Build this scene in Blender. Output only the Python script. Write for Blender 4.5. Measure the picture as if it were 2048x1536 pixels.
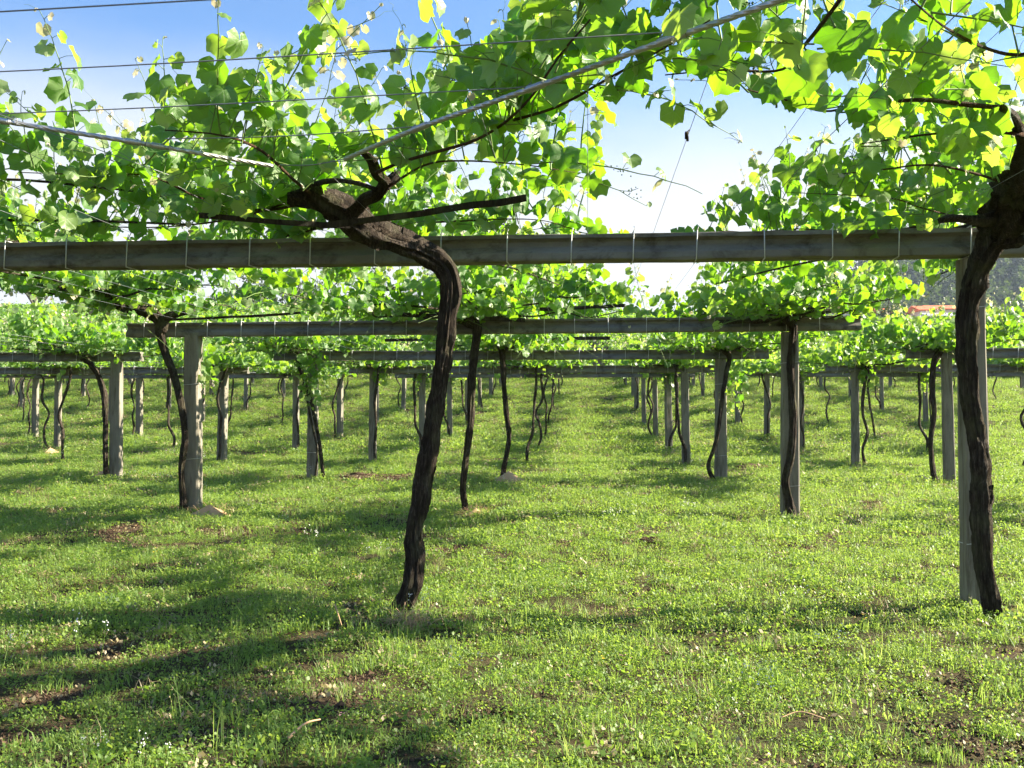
import bpy, math
import numpy as np
from mathutils import Matrix, Vector

# ------------------------------------------------------------------ camera, sky, sun
for o in list(bpy.data.objects):
    bpy.data.objects.remove(o)
scene = bpy.context.scene
COL = scene.collection
FPX, EYE = 2070.0, 1.11
YAW, PITCH = math.radians(3.98), math.radians(1.63)
cam_d = bpy.data.cameras.new('camera')
cam_d.sensor_width = 36.0
cam_d.lens = 36.0 * FPX / 2048.0
cam_d.clip_start, cam_d.clip_end = 0.05, 6000
cam = bpy.data.objects.new('camera', cam_d)
cam.location = (0, 0, EYE)
cam.rotation_euler = (math.radians(90) + PITCH, 0, YAW)
COL.objects.link(cam)
scene.camera = cam

SUN_EL, SUN_AZ = math.radians(28.5), math.radians(77)      # azimuth from +Y towards +X
world = bpy.data.worlds.new('World')
scene.world = world
world.use_nodes = True
wn = world.node_tree
wn.nodes.clear()
wo = wn.nodes.new('ShaderNodeOutputWorld')
wb = wn.nodes.new('ShaderNodeBackground')
ws = wn.nodes.new('ShaderNodeTexSky')
ws.sky_type = 'NISHITA'
ws.sun_disc = False
ws.sun_elevation = SUN_EL
ws.sun_rotation = SUN_AZ
ws.air_density, ws.dust_density, ws.ozone_density = 1.0, 0.5, 3.2
wb.inputs['Strength'].default_value = 0.05
# pale haze low in the sky, the same all round the horizon
wtc = wn.nodes.new('ShaderNodeTexCoord')
wsep = wn.nodes.new('ShaderNodeSeparateXYZ')
wn.links.new(wtc.outputs['Generated'], wsep.inputs[0])
wnz = wn.nodes.new('ShaderNodeTexNoise')
wnz.inputs['Scale'].default_value = 2.2
wnz.inputs['Detail'].default_value = 4
wmp = wn.nodes.new('ShaderNodeMapping')
wmp.inputs['Scale'].default_value = (1, 1, 3)
wn.links.new(wtc.outputs['Generated'], wmp.inputs[0])
wn.links.new(wmp.outputs[0], wnz.inputs['Vector'])
wma = wn.nodes.new('ShaderNodeMath')
wma.operation = 'MULTIPLY_ADD'
wma.inputs[1].default_value = .16
wn.links.new(wnz.outputs[0], wma.inputs[0])
wn.links.new(wsep.outputs[2], wma.inputs[2])
wmr = wn.nodes.new('ShaderNodeMapRange')
wmr.interpolation_type = 'SMOOTHSTEP'
for k_, v_ in (('From Min', .27), ('From Max', .43), ('To Min', 1.0), ('To Max', 0.0)):
    wmr.inputs[k_].default_value = v_
wn.links.new(wma.outputs[0], wmr.inputs['Value'])
wmx = wn.nodes.new('ShaderNodeMix')
wmx.data_type = 'RGBA'
wmx.inputs[7].default_value = (4.6, 4.75, 4.9, 1)
wn.links.new(wmr.outputs[0], wmx.inputs[0])
wtint = wn.nodes.new('ShaderNodeMix')
wtint.data_type, wtint.blend_type = 'RGBA', 'MULTIPLY'
wtint.inputs[0].default_value = 1.0
wtint.inputs[7].default_value = (.80, 1.02, 1.22, 1)
wn.links.new(ws.outputs[0], wtint.inputs[6])
wn.links.new(wtint.outputs[2], wmx.inputs[6])
wn.links.new(wmx.outputs[2], wb.inputs[0])
wn.links.new(wb.outputs[0], wo.inputs[0])

sl = bpy.data.lights.new('sun', 'SUN')
sl.energy, sl.angle, sl.color = 5.0, math.radians(0.55), (1.0, 0.90, 0.72)
sun = bpy.data.objects.new('sun', sl)
sd = Vector((math.sin(SUN_AZ) * math.cos(SUN_EL), math.cos(SUN_AZ) * math.cos(SUN_EL), math.sin(SUN_EL)))
sun.rotation_euler = sd.to_track_quat('Z', 'Y').to_euler()
sun.location = (30, 20, 40)
COL.objects.link(sun)

vs = scene.view_settings
vs.view_transform, vs.look = 'Standard', 'None'
vs.exposure, vs.gamma = 2.1, 1.0
vs.use_curve_mapping = False
cy = scene.cycles
cy.use_denoising = True
cy.use_adaptive_sampling = True
cy.adaptive_threshold = .022
cy.max_bounces, cy.diffuse_bounces, cy.glossy_bounces, cy.transmission_bounces = 5, 2, 2, 3
cy.transparent_max_bounces = 4
cy.volume_bounces = 0
cy.sample_clamp_indirect = 6.0

# ------------------------------------------------------------------ helpers
TAU = 2 * math.pi
_F = np.array([-math.sin(YAW) * math.cos(PITCH), math.cos(YAW) * math.cos(PITCH), math.sin(PITCH)])
_R = np.array([math.cos(YAW), math.sin(YAW), 0.0])
_U = np.cross(_R, _F)
CAM = np.array([0, 0, EYE])


def ray(px, py):
    return _F + _R * (px - 1024) / FPX + _U * (768 - py) / FPX


def at(px, py, Y):
    d = ray(px, py)
    return CAM + d * (Y / d[1])


def at_z(px, py, Z):
    d = ray(px, py)
    return CAM + d * ((Z - EYE) / d[2])


def proj(P):
    v = np.asarray(P, float) - CAM
    dep = v @ _F
    return 1024 + FPX * (v @ _R) / dep, 768 - FPX * (v @ _U) / dep, dep


def gbase(x, y):
    x, y = np.asarray(x, float), np.asarray(y, float)
    t = np.clip(y - 22, 0, 26)
    z = 0.0023 * t * t + 0.12 * np.clip(y - 48, 0, 62)
    z = z + np.clip(y - 40, 0, 70) / 70 * np.clip(-x / 40, -1.0, 1) * 1.2
    z = z - 0.012 * np.clip(y - 110, 0, 300)
    return z


def gz(x, y):
    x, y = np.asarray(x, float), np.asarray(y, float)
    n = (np.sin(1.7 * x + 0.6 * y + 1) + np.sin(-1.1 * x + 2.3 * y) + np.sin(3.9 * x - 2.7 * y + 2) * .6
         + np.sin(6.1 * x + 5.3 * y + .4) * .45 + np.sin(-9.7 * x + 8.2 * y + 3) * .3)
    return gbase(x, y) + 0.011 * n


def ground_at(px, py):
    d = ray(px, py)
    t = 1.0
    lo, hi = 0.5, 200.0
    for _ in range(60):
        m = (lo + hi) / 2
        p = CAM + d * m
        if p[2] > gbase(p[0], p[1]):
            lo = m
        else:
            hi = m
    p = CAM + d * lo
    return np.array([p[0], p[1], float(gz(p[0], p[1]))])


def tag(o, label=None, cat=None, group=None, kind=None):
    if label: o['label'] = label
    if cat: o['category'] = cat
    if group: o['group'] = group
    if kind: o['kind'] = kind
    return o


def new_mesh(name, V, F, mats=(), smooth=True, uv=None, rnd=None, mat_idx=None):
    me = bpy.data.meshes.new(name)
    V = np.asarray(V, np.float32)
    if isinstance(F, np.ndarray):
        k = F.shape[1]
        me.vertices.add(len(V)); me.vertices.foreach_set('co', V.ravel())
        me.loops.add(F.size); me.loops.foreach_set('vertex_index', F.ravel().astype(np.int32))
        me.polygons.add(len(F))
        me.polygons.foreach_set('loop_start', np.arange(0, F.size, k, dtype=np.int32))
        me.polygons.foreach_set('loop_total', np.full(len(F), k, np.int32))
        me.update(calc_edges=True)
    else:
        me.from_pydata(V.tolist(), [], F)
    for m in mats:
        me.materials.append(m)
    n = len(me.polygons)
    me.polygons.foreach_set('use_smooth', np.full(n, bool(smooth)))
    if mat_idx is not None:
        me.polygons.foreach_set('material_index', np.asarray(mat_idx, np.int32))
    if uv is not None:
        ul = me.uv_layers.new(name='UVMap')
        li = np.empty(len(me.loops), np.int32); me.loops.foreach_get('vertex_index', li)
        ul.data.foreach_set('uv', np.asarray(uv, np.float32)[li].ravel())
    if rnd is not None:
        a = me.attributes.new('rnd', 'FLOAT', 'POINT')
        a.data.foreach_set('value', np.asarray(rnd, np.float32))
    me.update()
    return me


def link(name, me, parent=None, loc=None):
    o = bpy.data.objects.new(name, me)
    COL.objects.link(o)
    if parent is not None: o.parent = parent
    if loc is not None: o.location = loc
    return o


def empty(name, loc):
    o = bpy.data.objects.new(name, None)
    o.empty_display_size = .2
    o.location = loc
    COL.objects.link(o)
    return o


class MB:
    """collects pieces of one mesh"""
    def __init__(s):
        s.V, s.F, s.n, s.mi = [], [], 0, []

    def add(s, V, F, mi=0):
        s.V.append(np.asarray(V, float))
        for f in F:
            s.F.append([int(i) + s.n for i in f]); s.mi.append(mi)
        s.n += len(V)

    def box(s, c, h, mi=0, rz=0.0):
        x, y, z = h
        v = np.array([[-x, -y, -z], [x, -y, -z], [x, y, -z], [-x, y, -z], [-x, -y, z], [x, -y, z], [x, y, z], [-x, y, z]])
        if rz:
            cc, ss = math.cos(rz), math.sin(rz)
            v = v @ np.array([[cc, ss, 0], [-ss, cc, 0], [0, 0, 1]])
        s.add(v + np.array(c), [[0, 3, 2, 1], [4, 5, 6, 7], [0, 1, 5, 4], [1, 2, 6, 5], [2, 3, 7, 6], [3, 0, 4, 7]], mi)

    def mesh(s, name, mats, smooth=True):
        me = new_mesh(name, np.concatenate(s.V), s.F, mats, smooth, mat_idx=s.mi)
        return me


def catmull(P, n):
    """resample a polyline (with extra columns such as radius) to n points"""
    P = np.asarray(P, float)
    if len(P) == 2:
        t = np.linspace(0, 1, n)[:, None]
        return P[0] * (1 - t) + P[1] * t
    Q = np.vstack([2 * P[0] - P[1], P, 2 * P[-1] - P[-2]])
    L = np.concatenate([[0], np.cumsum(np.linalg.norm(np.diff(P[:, :3], axis=0), axis=1))])
    out = []
    for u in np.linspace(0, L[-1], n):
        i = min(max(int(np.searchsorted(L, u, side='right')) - 1, 0), len(P) - 2)
        t = (u - L[i]) / max(L[i + 1] - L[i], 1e-9)
        a, b, c, d = Q[i], Q[i + 1], Q[i + 2], Q[i + 3]
        out.append(.5 * ((2 * b) + (-a + c) * t + (2 * a - 5 * b + 4 * c - d) * t * t + (-a + 3 * b - 3 * c + d) * t ** 3))
    return np.array(out)


def tube(P, rad, sides=6, cap=True, mod=None, twist=0.0):
    """swept tube; mod(theta array, s, i) -> radius multiplier"""
    P = np.asarray(P, float)
    n = len(P)
    rad = np.broadcast_to(np.asarray(rad, float), (n,))
    T = np.gradient(P, axis=0)
    T /= np.linalg.norm(T, axis=1)[:, None] + 1e-12
    ref = np.array([1., 0, 0]) if abs(T[0][0]) < .8 else np.array([0, 1., 0])
    u = ref - T[0] * (ref @ T[0]); u /= np.linalg.norm(u)
    th0 = np.arange(sides) / sides * TAU
    V = np.empty((n, sides, 3)); s = 0.0
    for i in range(n):
        if i:
            s += np.linalg.norm(P[i] - P[i - 1])
            u = u - T[i] * (u @ T[i]); u /= np.linalg.norm(u) + 1e-12
        w = np.cross(T[i], u)
        th = th0 + twist * s
        r = rad[i] * (mod(th0, s, i) if mod else 1.0)
        V[i] = P[i] + (np.cos(th) * r)[:, None] * u + (np.sin(th) * r)[:, None] * w if mod else \
            P[i] + rad[i] * (np.cos(th)[:, None] * u + np.sin(th)[:, None] * w)
    F = []
    for i in range(n - 1):
        for j in range(sides):
            k = (j + 1) % sides
            F.append([i * sides + j, i * sides + k, (i + 1) * sides + k, (i + 1) * sides + j])
    V = V.reshape(-1, 3)
    if cap:
        F.append(list(range(sides))[::-1])
        F.append([(n - 1) * sides + j for j in range(sides)])
    return V, F


def bark_tube(P, n, sides, seed, amp=.12):
    """tapered trunk with real furrows and lumps; P rows are x,y,z,r"""
    rg = np.random.default_rng(seed)
    Q = catmull(P, n)
    k = [3, 5, 8, 12, 17]
    ph = rg.uniform(0, TAU, 5); tw = rg.uniform(-2.2, 2.2, 5); am = np.array([.8, .6, .8, .8, .7]) * amp
    lump = catmull(np.c_[np.arange(n // 4 + 2), rg.normal(0, 1, (n // 4 + 2, 3))], n)[:, 1:]

    def mod(th, s, i):
        r = np.ones_like(th)
        for q in range(5):
            r += am[q] * np.sin(k[q] * th + ph[q] + tw[q] * s * 3 + 1.2 * np.sin(4.1 * s * (1 + .3 * q) + q))
        r += amp * .5 * (lump[i, 0] * np.cos(th) + lump[i, 1] * np.sin(th)) + amp * .4 * lump[i, 2]
        r += rg.normal(0, amp * .18, len(th))
        return r / (1 + 3.2 * amp)
    return tube(Q[:, :3], Q[:, 3], sides, True, mod)


# ------------------------------------------------------------------ materials
class NT:
    def __init__(s, name):
        s.m = bpy.data.materials.new(name)
        s.m.use_nodes = True
        s.t = s.m.node_tree
        s.t.nodes.clear()
        s.out = s.n('OutputMaterial')

    def n(s, typ, **kw):
        nd = s.t.nodes.new('ShaderNode' + typ)
        for k, v in kw.items():
            if k in nd.inputs.keys() and not hasattr(nd, k):
                nd.inputs[k].default_value = v
            else:
                setattr(nd, k, v)
        return nd

    def l(s, a, b):
        s.t.links.new(a, b)

    def math(s, op, a, b=None, clamp=False):
        nd = s.n('Math', operation=op, use_clamp=clamp)
        for i, v in enumerate((a, b)):
            if v is None: continue
            if isinstance(v, (int, float)): nd.inputs[i].default_value = v
            else: s.l(v, nd.inputs[i])
        return nd.outputs[0]

    def mix(s, fac, a, b, blend='MIX'):
        nd = s.n('Mix', data_type='RGBA', blend_type=blend)
        for i, v in ((0, fac), (6, a), (7, b)):
            if isinstance(v, (int, float)): nd.inputs[i].default_value = v
            elif isinstance(v, tuple): nd.inputs[i].default_value = (*v, 1)
            else: s.l(v, nd.inputs[i])
        return nd.outputs[2]

    def ramp(s, fac, stops):
        nd = s.n('ValToRGB')
        e = nd.color_ramp.elements
        while len(e) < len(stops): e.new(.5)
        for i, (p, c) in enumerate(stops):
            e[i].position = p
            e[i].color = (*c, 1) if isinstance(c, tuple) else (c, c, c, 1)
        s.l(fac, nd.inputs[0])
        return nd.outputs[0]

    def noise(s, vec, scale, detail=4, rough=.55, dist=0.0):
        nd = s.n('TexNoise')
        nd.inputs['Scale'].default_value = scale
        nd.inputs['Detail'].default_value = detail
        nd.inputs['Roughness'].default_value = rough
        nd.inputs['Distortion'].default_value = dist
        if vec is not None: s.l(vec, nd.inputs['Vector'])
        return nd.outputs[0]

    def scaled(s, vec, sc):
        nd = s.n('Mapping')
        nd.inputs['Scale'].default_value = sc
        s.l(vec, nd.inputs[0])
        return nd.outputs[0]

    def bump(s, h, strength, dist=.01):
        nd = s.n('Bump')
        nd.inputs['Strength'].default_value = strength
        nd.inputs['Distance'].default_value = dist
        s.l(h, nd.inputs['Height'])
        return nd.outputs[0]

    def principled(s, color, rough=.8, spec=.3, normal=None):
        p = s.n('BsdfPrincipled')
        if isinstance(color, tuple): p.inputs['Base Color'].default_value = (*color, 1)
        else: s.l(color, p.inputs['Base Color'])
        if isinstance(rough, (int, float)): p.inputs['Roughness'].default_value = rough
        else: s.l(rough, p.inputs['Roughness'])
        p.inputs['Specular IOR Level'].default_value = spec
        if normal is not None: s.l(normal, p.inputs['Normal'])
        return p

    def done(s, shader):
        s.l(shader, s.out.inputs['Surface'])
        return s.m


def leaf_material(name, dark, light, tdark, tlight, tfac, pale, veins=True, rough=.42, spec=.5):
    t = NT(name)
    at_ = t.n('Attribute'); at_.attribute_name = 'rnd'
    oi = t.n('ObjectInfo')
    r = t.math('FRACT', t.math('ADD', at_.outputs['Fac'], oi.outputs['Random']))
    r2 = t.math('FRACT', t.math('MULTIPLY', r, 7.31))
    uv = t.n('UVMap')
    base = t.mix(r, dark, light)
    trn = t.mix(r2, tdark, tlight)
    nz = t.noise(uv.outputs[0], 9, 3)
    base = t.mix(t.math('MULTIPLY', nz, .5), base, t.mix(.5, base, pale))
    normal = None
    if veins:
        sep = t.n('SeparateXYZ'); t.l(uv.outputs[0], sep.inputs[0])
        x = t.math('ABSOLUTE', t.math('SUBTRACT', sep.outputs[0], .5))
        y = t.math('SUBTRACT', sep.outputs[1], .5)
        ang = t.math('ARCTAN2', x, y)
        rad = t.math('SQRT', t.math('ADD', t.math('MULTIPLY', x, x), t.math('MULTIPLY', y, y)))
        d = None
        for v in (0.0, .92, 1.95):
            e = t.math('MULTIPLY', t.math('ABSOLUTE', t.math('SUBTRACT', ang, v)), rad)
            d = e if d is None else t.math('MINIMUM', d, e)
        vein = t.math('SUBTRACT', 1.0, t.math('MULTIPLY', d, 90.0), clamp=True)
        # side veins
        sv = t.math('SINE', t.math('ADD', t.math('MULTIPLY', rad, 85.0), t.math('MULTIPLY', d, -95.0)))
        sv = t.math('MULTIPLY', t.math('SUBTRACT', sv, .86, clamp=True), 4.0, clamp=True)
        allv = t.math('MAXIMUM', vein, t.math('MULTIPLY', sv, .45))
        base = t.mix(t.math('MULTIPLY', allv, .65), base, pale)
        trn = t.mix(t.math('MULTIPLY', allv, .8), trn, t.mix(.45, trn, tdark, 'MULTIPLY'))
        normal = t.bump(t.math('ADD', nz, t.math('MULTIPLY', allv, -.4)), .5, .004)
    geo = t.n('NewGeometry')
    base = t.mix(t.math('MULTIPLY', geo.outputs['Backfacing'], .55), base, pale)      # felted, paler underside
    p = t.principled(base, rough, spec, normal)
    tr = t.n('BsdfTranslucent'); t.l(trn, tr.inputs[0])
    mx = t.n('MixShader'); mx.inputs[0].default_value = tfac
    t.l(p.outputs[0], mx.inputs[1]); t.l(tr.outputs[0], mx.inputs[2])
    return t.done(mx.outputs[0])


def mat_bark(name, c0, c1, c2, scale=1.0):
    t = NT(name)
    tc = t.n('TexCoord')
    v = t.scaled(tc.outputs['Object'], (44 * scale, 44 * scale, 5 * scale))
    a = t.noise(v, 1.9, 8, .72, .8)
    b = t.noise(tc.outputs['Object'], 7, 4)
    col = t.ramp(a, [(.30, c0), (.52, c1), (.75, c2)])
    col = t.mix(t.ramp(b, [(.48, 0.0), (.72, .55)]), col, (.13, .135, .07))     # moss and lichen
    return t.done(t.principled(col, .9, .15, t.bump(a, 1.0, .03)).outputs[0])


def mat_concrete(name, c0, c1, dirt, sc=1.0, streak=(1, 1, 1)):
    t = NT(name)
    tc = t.n('TexCoord')
    a = t.noise(t.scaled(tc.outputs['Object'], streak), 3.0 * sc, 6, .6)
    b = t.noise(tc.outputs['Object'], 60, 4, .7)
    col = t.mix(t.ramp(a, [(.3, 0.0), (.7, 1.0)]), c0, c1)
    c = t.noise(t.scaled(tc.outputs['Object'], (streak[0] * 2.3, streak[1] * 2.3, streak[2] * 1.2)), 2.2, 5, .7, .4)
    col = t.mix(t.ramp(c, [(.5, 0.0), (.68, .85)]), col, dirt)
    col = t.mix(t.math('MULTIPLY', b, .35), col, (.08, .075, .06))
    return t.done(t.principled(col, .92, .15, t.bump(b, .5, .004)).outputs[0])


M = {}
M['leaf'] = leaf_material('vine_leaf', (.04, .12, .015), (.075, .185, .02), (.19, .47, .012), (.36, .61, .018), .50, (.30, .42, .20))
M['young'] = leaf_material('young_vine_leaf', (.10, .22, .03), (.17, .29, .06), (.34, .56, .03), (.46, .63, .06), .5, (.45, .52, .33))
M['tip'] = leaf_material('shoot_tip_leaf', (.42, .40, .24), (.55, .48, .34), (.5, .5, .2), (.6, .52, .3), .45, (.7, .62, .5), False)
M['leaf_far'] = leaf_material('vine_leaf_distant', (.055, .14, .018), (.09, .20, .028), (.22, .47, .015), (.38, .60, .03), .48, (.33, .44, .22), False, .45, .45)
M['bark'] = mat_bark('vine_bark', (.012, .009, .007), (.05, .038, .029), (.20, .165, .13))
M['lath'] = mat_bark('weathered_lath', (.018, .013, .009), (.045, .033, .024), (.09, .07, .05), .6)
M['cane'] = mat_bark('brown_cane', (.045, .024, .014), (.10, .055, .03), (.17, .10, .06), 1.5)
t = NT('green_shoot')
M['shoot'] = t.done(t.principled((.13, .20, .045), .55, .4).outputs[0])
t = NT('flower_bud')
M['bud'] = t.done(t.principled((.05, .10, .025), .6, .3).outputs[0])
M['beam'] = mat_concrete('weathered_beam_concrete', (.17, .16, .135), (.26, .245, .205), (.065, .055, .04), 1.0, (1.1, 1.6, 2.6))
M['post'] = mat_concrete('post_concrete', (.19, .175, .14), (.31, .285, .23), (.085, .075, .052), 1.2, (3, 3, .7))
t = NT('galvanised_wire')
pw = t.principled((.26, .27, .28), .5, .5); pw.inputs['Metallic'].default_value = .6
M['wire'] = t.done(pw.outputs[0])
t = NT('tie_wire')
M['tie'] = t.done(t.principled((.62, .62, .60), .5, .4).outputs[0])
t = NT('steel_cable')
pw = t.principled((.46, .46, .45), .4, .5); pw.inputs['Metallic'].default_value = .8
M['cable'] = t.done(pw.outputs[0])
t = NT('blue_twine')
M['blue'] = t.done(t.principled((.05, .22, .6), .6, .3).outputs[0])
t = NT('dry_straw')
tc = t.n('ObjectInfo')
M['straw'] = t.done(t.principled((.52, .33, .19), .8, .2).outputs[0])
t = NT('soil')
tc = t.n('TexCoord')
a = t.noise(tc.outputs['Object'], 14, 6, .7)
M['soil'] = t.done(t.principled(t.ramp(a, [(.3, (.045, .028, .018)), (.7, (.12, .078, .05))]), .95, .1, t.bump(a, 1, .02)).outputs[0])

# ground: soil with mossy thatch
t = NT('vineyard_ground')
tc = t.n('TexCoord')
pos = tc.outputs['Object']
a = t.noise(pos, 9, 8, .7)
b = t.noise(pos, 1.3, 5, .6)
c = t.noise(pos, 55, 4, .7)
soil = t.ramp(a, [(.3, (.055, .034, .022)), (.7, (.15, .098, .062))])
moss = t.ramp(c, [(.3, (.03, .034, .012)), (.7, (.085, .085, .035))])
att = t.n('Attribute'); att.attribute_name = 'bare'
f = t.ramp(t.math('ADD', b, t.math('MULTIPLY', a, .3)), [(.50, 0.0), (.78, .75)])
f = t.math('MAXIMUM', f, att.outputs['Fac'])
M['ground'] = t.done(t.principled(t.mix(f, moss, soil), .95, .1, t.bump(t.math('ADD', a, c), 1, .03)).outputs[0])


def grass_material(name, a, b, ta, tb, fac=.42):
    t = NT(name)
    oi = t.n('ObjectInfo')
    geo = t.n('NewGeometry')
    r = t.math('FRACT', t.math('ADD', oi.outputs['Random'], t.math('MULTIPLY', geo.outputs['Random Per Island'], .6)))
    p = t.principled(t.mix(r, a, b), .5, .4)
    tr = t.n('BsdfTranslucent'); t.l(t.mix(r, ta, tb), tr.inputs[0])
    mx = t.n('MixShader'); mx.inputs[0].default_value = fac
    t.l(p.outputs[0], mx.inputs[1]); t.l(tr.outputs[0], mx.inputs[2])
    return t.done(mx.outputs[0])


M['clover'] = grass_material('ground_cover_leaf', (.10, .19, .034), (.185, .275, .06), (.28, .465, .042), (.43, .56, .08), .47)
M['blade'] = grass_material('grass_blade', (.11, .20, .042), (.21, .31, .09), (.30, .49, .06), (.48, .60, .13), .47)
M['dry'] = grass_material('dry_blade', (.30, .24, .13), (.42, .34, .20), (.3, .25, .1), (.4, .33, .15), .3)
t = NT('yellow_petal'); M['yellow'] = t.done(t.principled((.75, .55, .03), .6, .3).outputs[0])
t = NT('pink_petal'); M['pink'] = t.done(t.principled((.65, .30, .38), .6, .3).outputs[0])
t = NT('white_petal'); M['white'] = t.done(t.principled((.72, .70, .66), .6, .3).outputs[0])
M['tree'] = leaf_material('tree_foliage', (.025, .055, .018), (.05, .085, .028), (.08, .14, .02), (.12, .18, .03), .3, (.09, .11, .05), False, .6, .3)
M['trunk'] = mat_bark('tree_bark', (.05, .04, .03), (.12, .10, .08), (.2, .17, .14), .1)
t = NT('red_roof_tile')
tc = t.n('TexCoord')
M['roof'] = t.done(t.principled(t.mix(t.noise(tc.outputs['Object'], 3, 5), (.55, .14, .06), (.70, .22, .11)), .85, .2).outputs[0])
t = NT('house_wall'); M['wall'] = t.done(t.principled((.55, .52, .47), .9, .2).outputs[0])
t = NT('grey_sheet_roof'); M['sheet'] = t.done(t.principled((.55, .57, .58), .5, .4).outputs[0])
t = NT('window_glass'); M['glass'] = t.done(t.principled((.03, .04, .05), .1, .5).outputs[0])
t = NT('hill_ground')
tc = t.n('TexCoord')
M['hill'] = t.done(t.principled(t.mix(t.noise(tc.outputs['Object'], .05, 6), (.03, .045, .02), (.06, .075, .03)), .95, .1).outputs[0])

# ------------------------------------------------------------------ ground
BARE = [(260, 1300, .28), (330, 1290, .2), (750, 1345, .26), (715, 1370, .2), (430, 1470, .2), (415, 1475, .2), (150, 1385, .2), (60, 1400, .2), (30, 1480, .2),
        (960, 1440, .16), (1030, 1470, .16), (1960, 1490, .32), (1900, 1460, .2), (1760, 1390, .12), (1880, 1140, .35), (1960, 1130, .3),
        (1300, 1100, .3), (1240, 1090, .25), (1270, 1190, .25), (1320, 1180, .2), (860, 1225, .2), (780, 1250, .18), (240, 1060, .35), (560, 1020, .4),
        (400, 1035, .3), (1015, 968, .4), (210, 958, .4), (945, 1033, .25), (100, 908, .5), (85, 880, .5), (720, 950, .6), (1300, 948, .7), (1500, 940, .6),
        (470, 780, 1.2), (60, 760, 1.5), (260, 790, 1.2), (900, 770, 1.2), (1950, 1050, .4), (1700, 1060, .3), (440, 800, .8), (1210, 770, .8), (1230, 850, .6), (130, 830, .9)]
BP = np.array([[*ground_at(px, py)[:2], r * .42] for px, py, r in BARE])
_rb = np.random.default_rng(3)
extra = np.vstack([np.c_[_rb.uniform(-5, 5, 260), _rb.uniform(2.8, 9, 260), _rb.lognormal(math.log(.035), .5, 260)], np.c_[_rb.uniform(-14, 12, 150), _rb.uniform(3, 26, 150), _rb.uniform(.04, .14, 150)], np.c_[_rb.uniform(-24, 3, 70), _rb.uniform(16, 45, 70), _rb.uniform(.2, .7, 70)],
                   np.c_[_rb.uniform(-10, 10, 170), _rb.uniform(8, 24, 170), _rb.uniform(.08, .28, 170)]])
BP = np.vstack([BP, extra])


def bareness(x, y):
    x, y = np.asarray(x, float), np.asarray(y, float)
    m = np.zeros_like(x)
    wob = .25 * np.sin(7 * x + 3 * y) + .2 * np.sin(-11 * x + 13 * y + 1)
    for bx, by, br in BP:
        d = np.hypot((x - bx) / 1.25, y - by) / br
        m = np.maximum(m, np.clip(1.5 - d - wob, 0, 1))
    return m


def spread(edges):
    out = []
    for a, b, s in edges:
        out.append(np.arange(a, b, s))
    return np.concatenate(out + [[edges[-1][1]]])


xs_pos = spread([(0, 5, .11), (5, 14, .3), (14, 40, 1), (40, 130, 5), (130, 500, 30), (500, 3000, 250)])
xs = np.concatenate([-xs_pos[::-1][:-1], xs_pos])
ys = spread([(-60, -4, 4), (-4, 2, .5), (2, 9, .1), (9, 18, .2), (18, 40, .5), (40, 115, 2.5), (115, 500, 25), (500, 3500, 300)])
GX, GY = np.meshgrid(xs, ys)
nx, ny = len(xs), len(ys)
idx = np.arange(nx * ny).reshape(ny, nx)
Fq = np.stack([idx[:-1, :-1], idx[:-1, 1:], idx[1:, 1:], idx[1:, :-1]], -1).reshape(-1, 4)
gv = np.stack([GX, GY, gz(GX, GY)], -1).reshape(-1, 3)
me = new_mesh('ground', gv, Fq, [M['ground']])
bm_ = np.zeros(len(gv)); near = (np.abs(gv[:, 0]) < 45) & (gv[:, 1] > 1) & (gv[:, 1] < 70)
bm_[near] = bareness(gv[near, 0], gv[near, 1])
a = me.attributes.new('bare', 'FLOAT', 'POINT'); a.data.foreach_set('value', bm_.astype(np.float32))
tag(link('ground', me), kind='structure')

# ------------------------------------------------------------------ scatter through geometry nodes (only for uncountable stuff)
def scatter(name, pts, rot, scl, which, sources, label, cat):
    src = bpy.data.collections.new(name + '_source')
    for i, me_ in enumerate(sources):
        src.objects.link(bpy.data.objects.new('%s_source_%02d' % (name, i), me_))
    me_ = bpy.data.meshes.new(name)
    n = len(pts)
    me_.vertices.add(n); me_.vertices.foreach_set('co', np.asarray(pts, np.float32).ravel())
    for nm, ty, val, key in (('rot', 'FLOAT_VECTOR', rot, 'vector'), ('scl', 'FLOAT', scl, 'value'), ('which', 'INT', which, 'value')):
        at_ = me_.attributes.new(nm, ty, 'POINT')
        at_.data.foreach_set(key, np.asarray(val, np.int32 if ty == 'INT' else np.float32).ravel())
    o = link(name, me_)
    ng = bpy.data.node_groups.new(name + '_nodes', 'GeometryNodeTree')
    ng.interface.new_socket('Geometry', in_out='INPUT', socket_type='NodeSocketGeometry')
    ng.interface.new_socket('Geometry', in_out='OUTPUT', socket_type='NodeSocketGeometry')
    gi, go = ng.nodes.new('NodeGroupInput'), ng.nodes.new('NodeGroupOutput')
    ci = ng.nodes.new('GeometryNodeCollectionInfo')
    ci.inputs['Collection'].default_value = src
    ci.inputs['Separate Children'].default_value = True
    ci.inputs['Reset Children'].default_value = True
    ip = ng.nodes.new('GeometryNodeInstanceOnPoints')
    ip.inputs['Pick Instance'].default_value = True
    L = ng.links.new
    L(gi.outputs[0], ip.inputs['Points']); L(ci.outputs[0], ip.inputs['Instance'])
    for nm, ty, sock in (('rot', 'FLOAT_VECTOR', 'Rotation'), ('scl', 'FLOAT', 'Scale'), ('which', 'INT', 'Instance Index')):
        na = ng.nodes.new('GeometryNodeInputNamedAttribute')
        na.data_type = ty
        na.inputs['Name'].default_value = nm
        L(na.outputs[0], ip.inputs[sock])
    L(ip.outputs[0], go.inputs[0])
    md = o.modifiers.new('scatter', 'NODES'); md.node_group = ng
    return tag(o, label, cat, kind='stuff')


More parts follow.
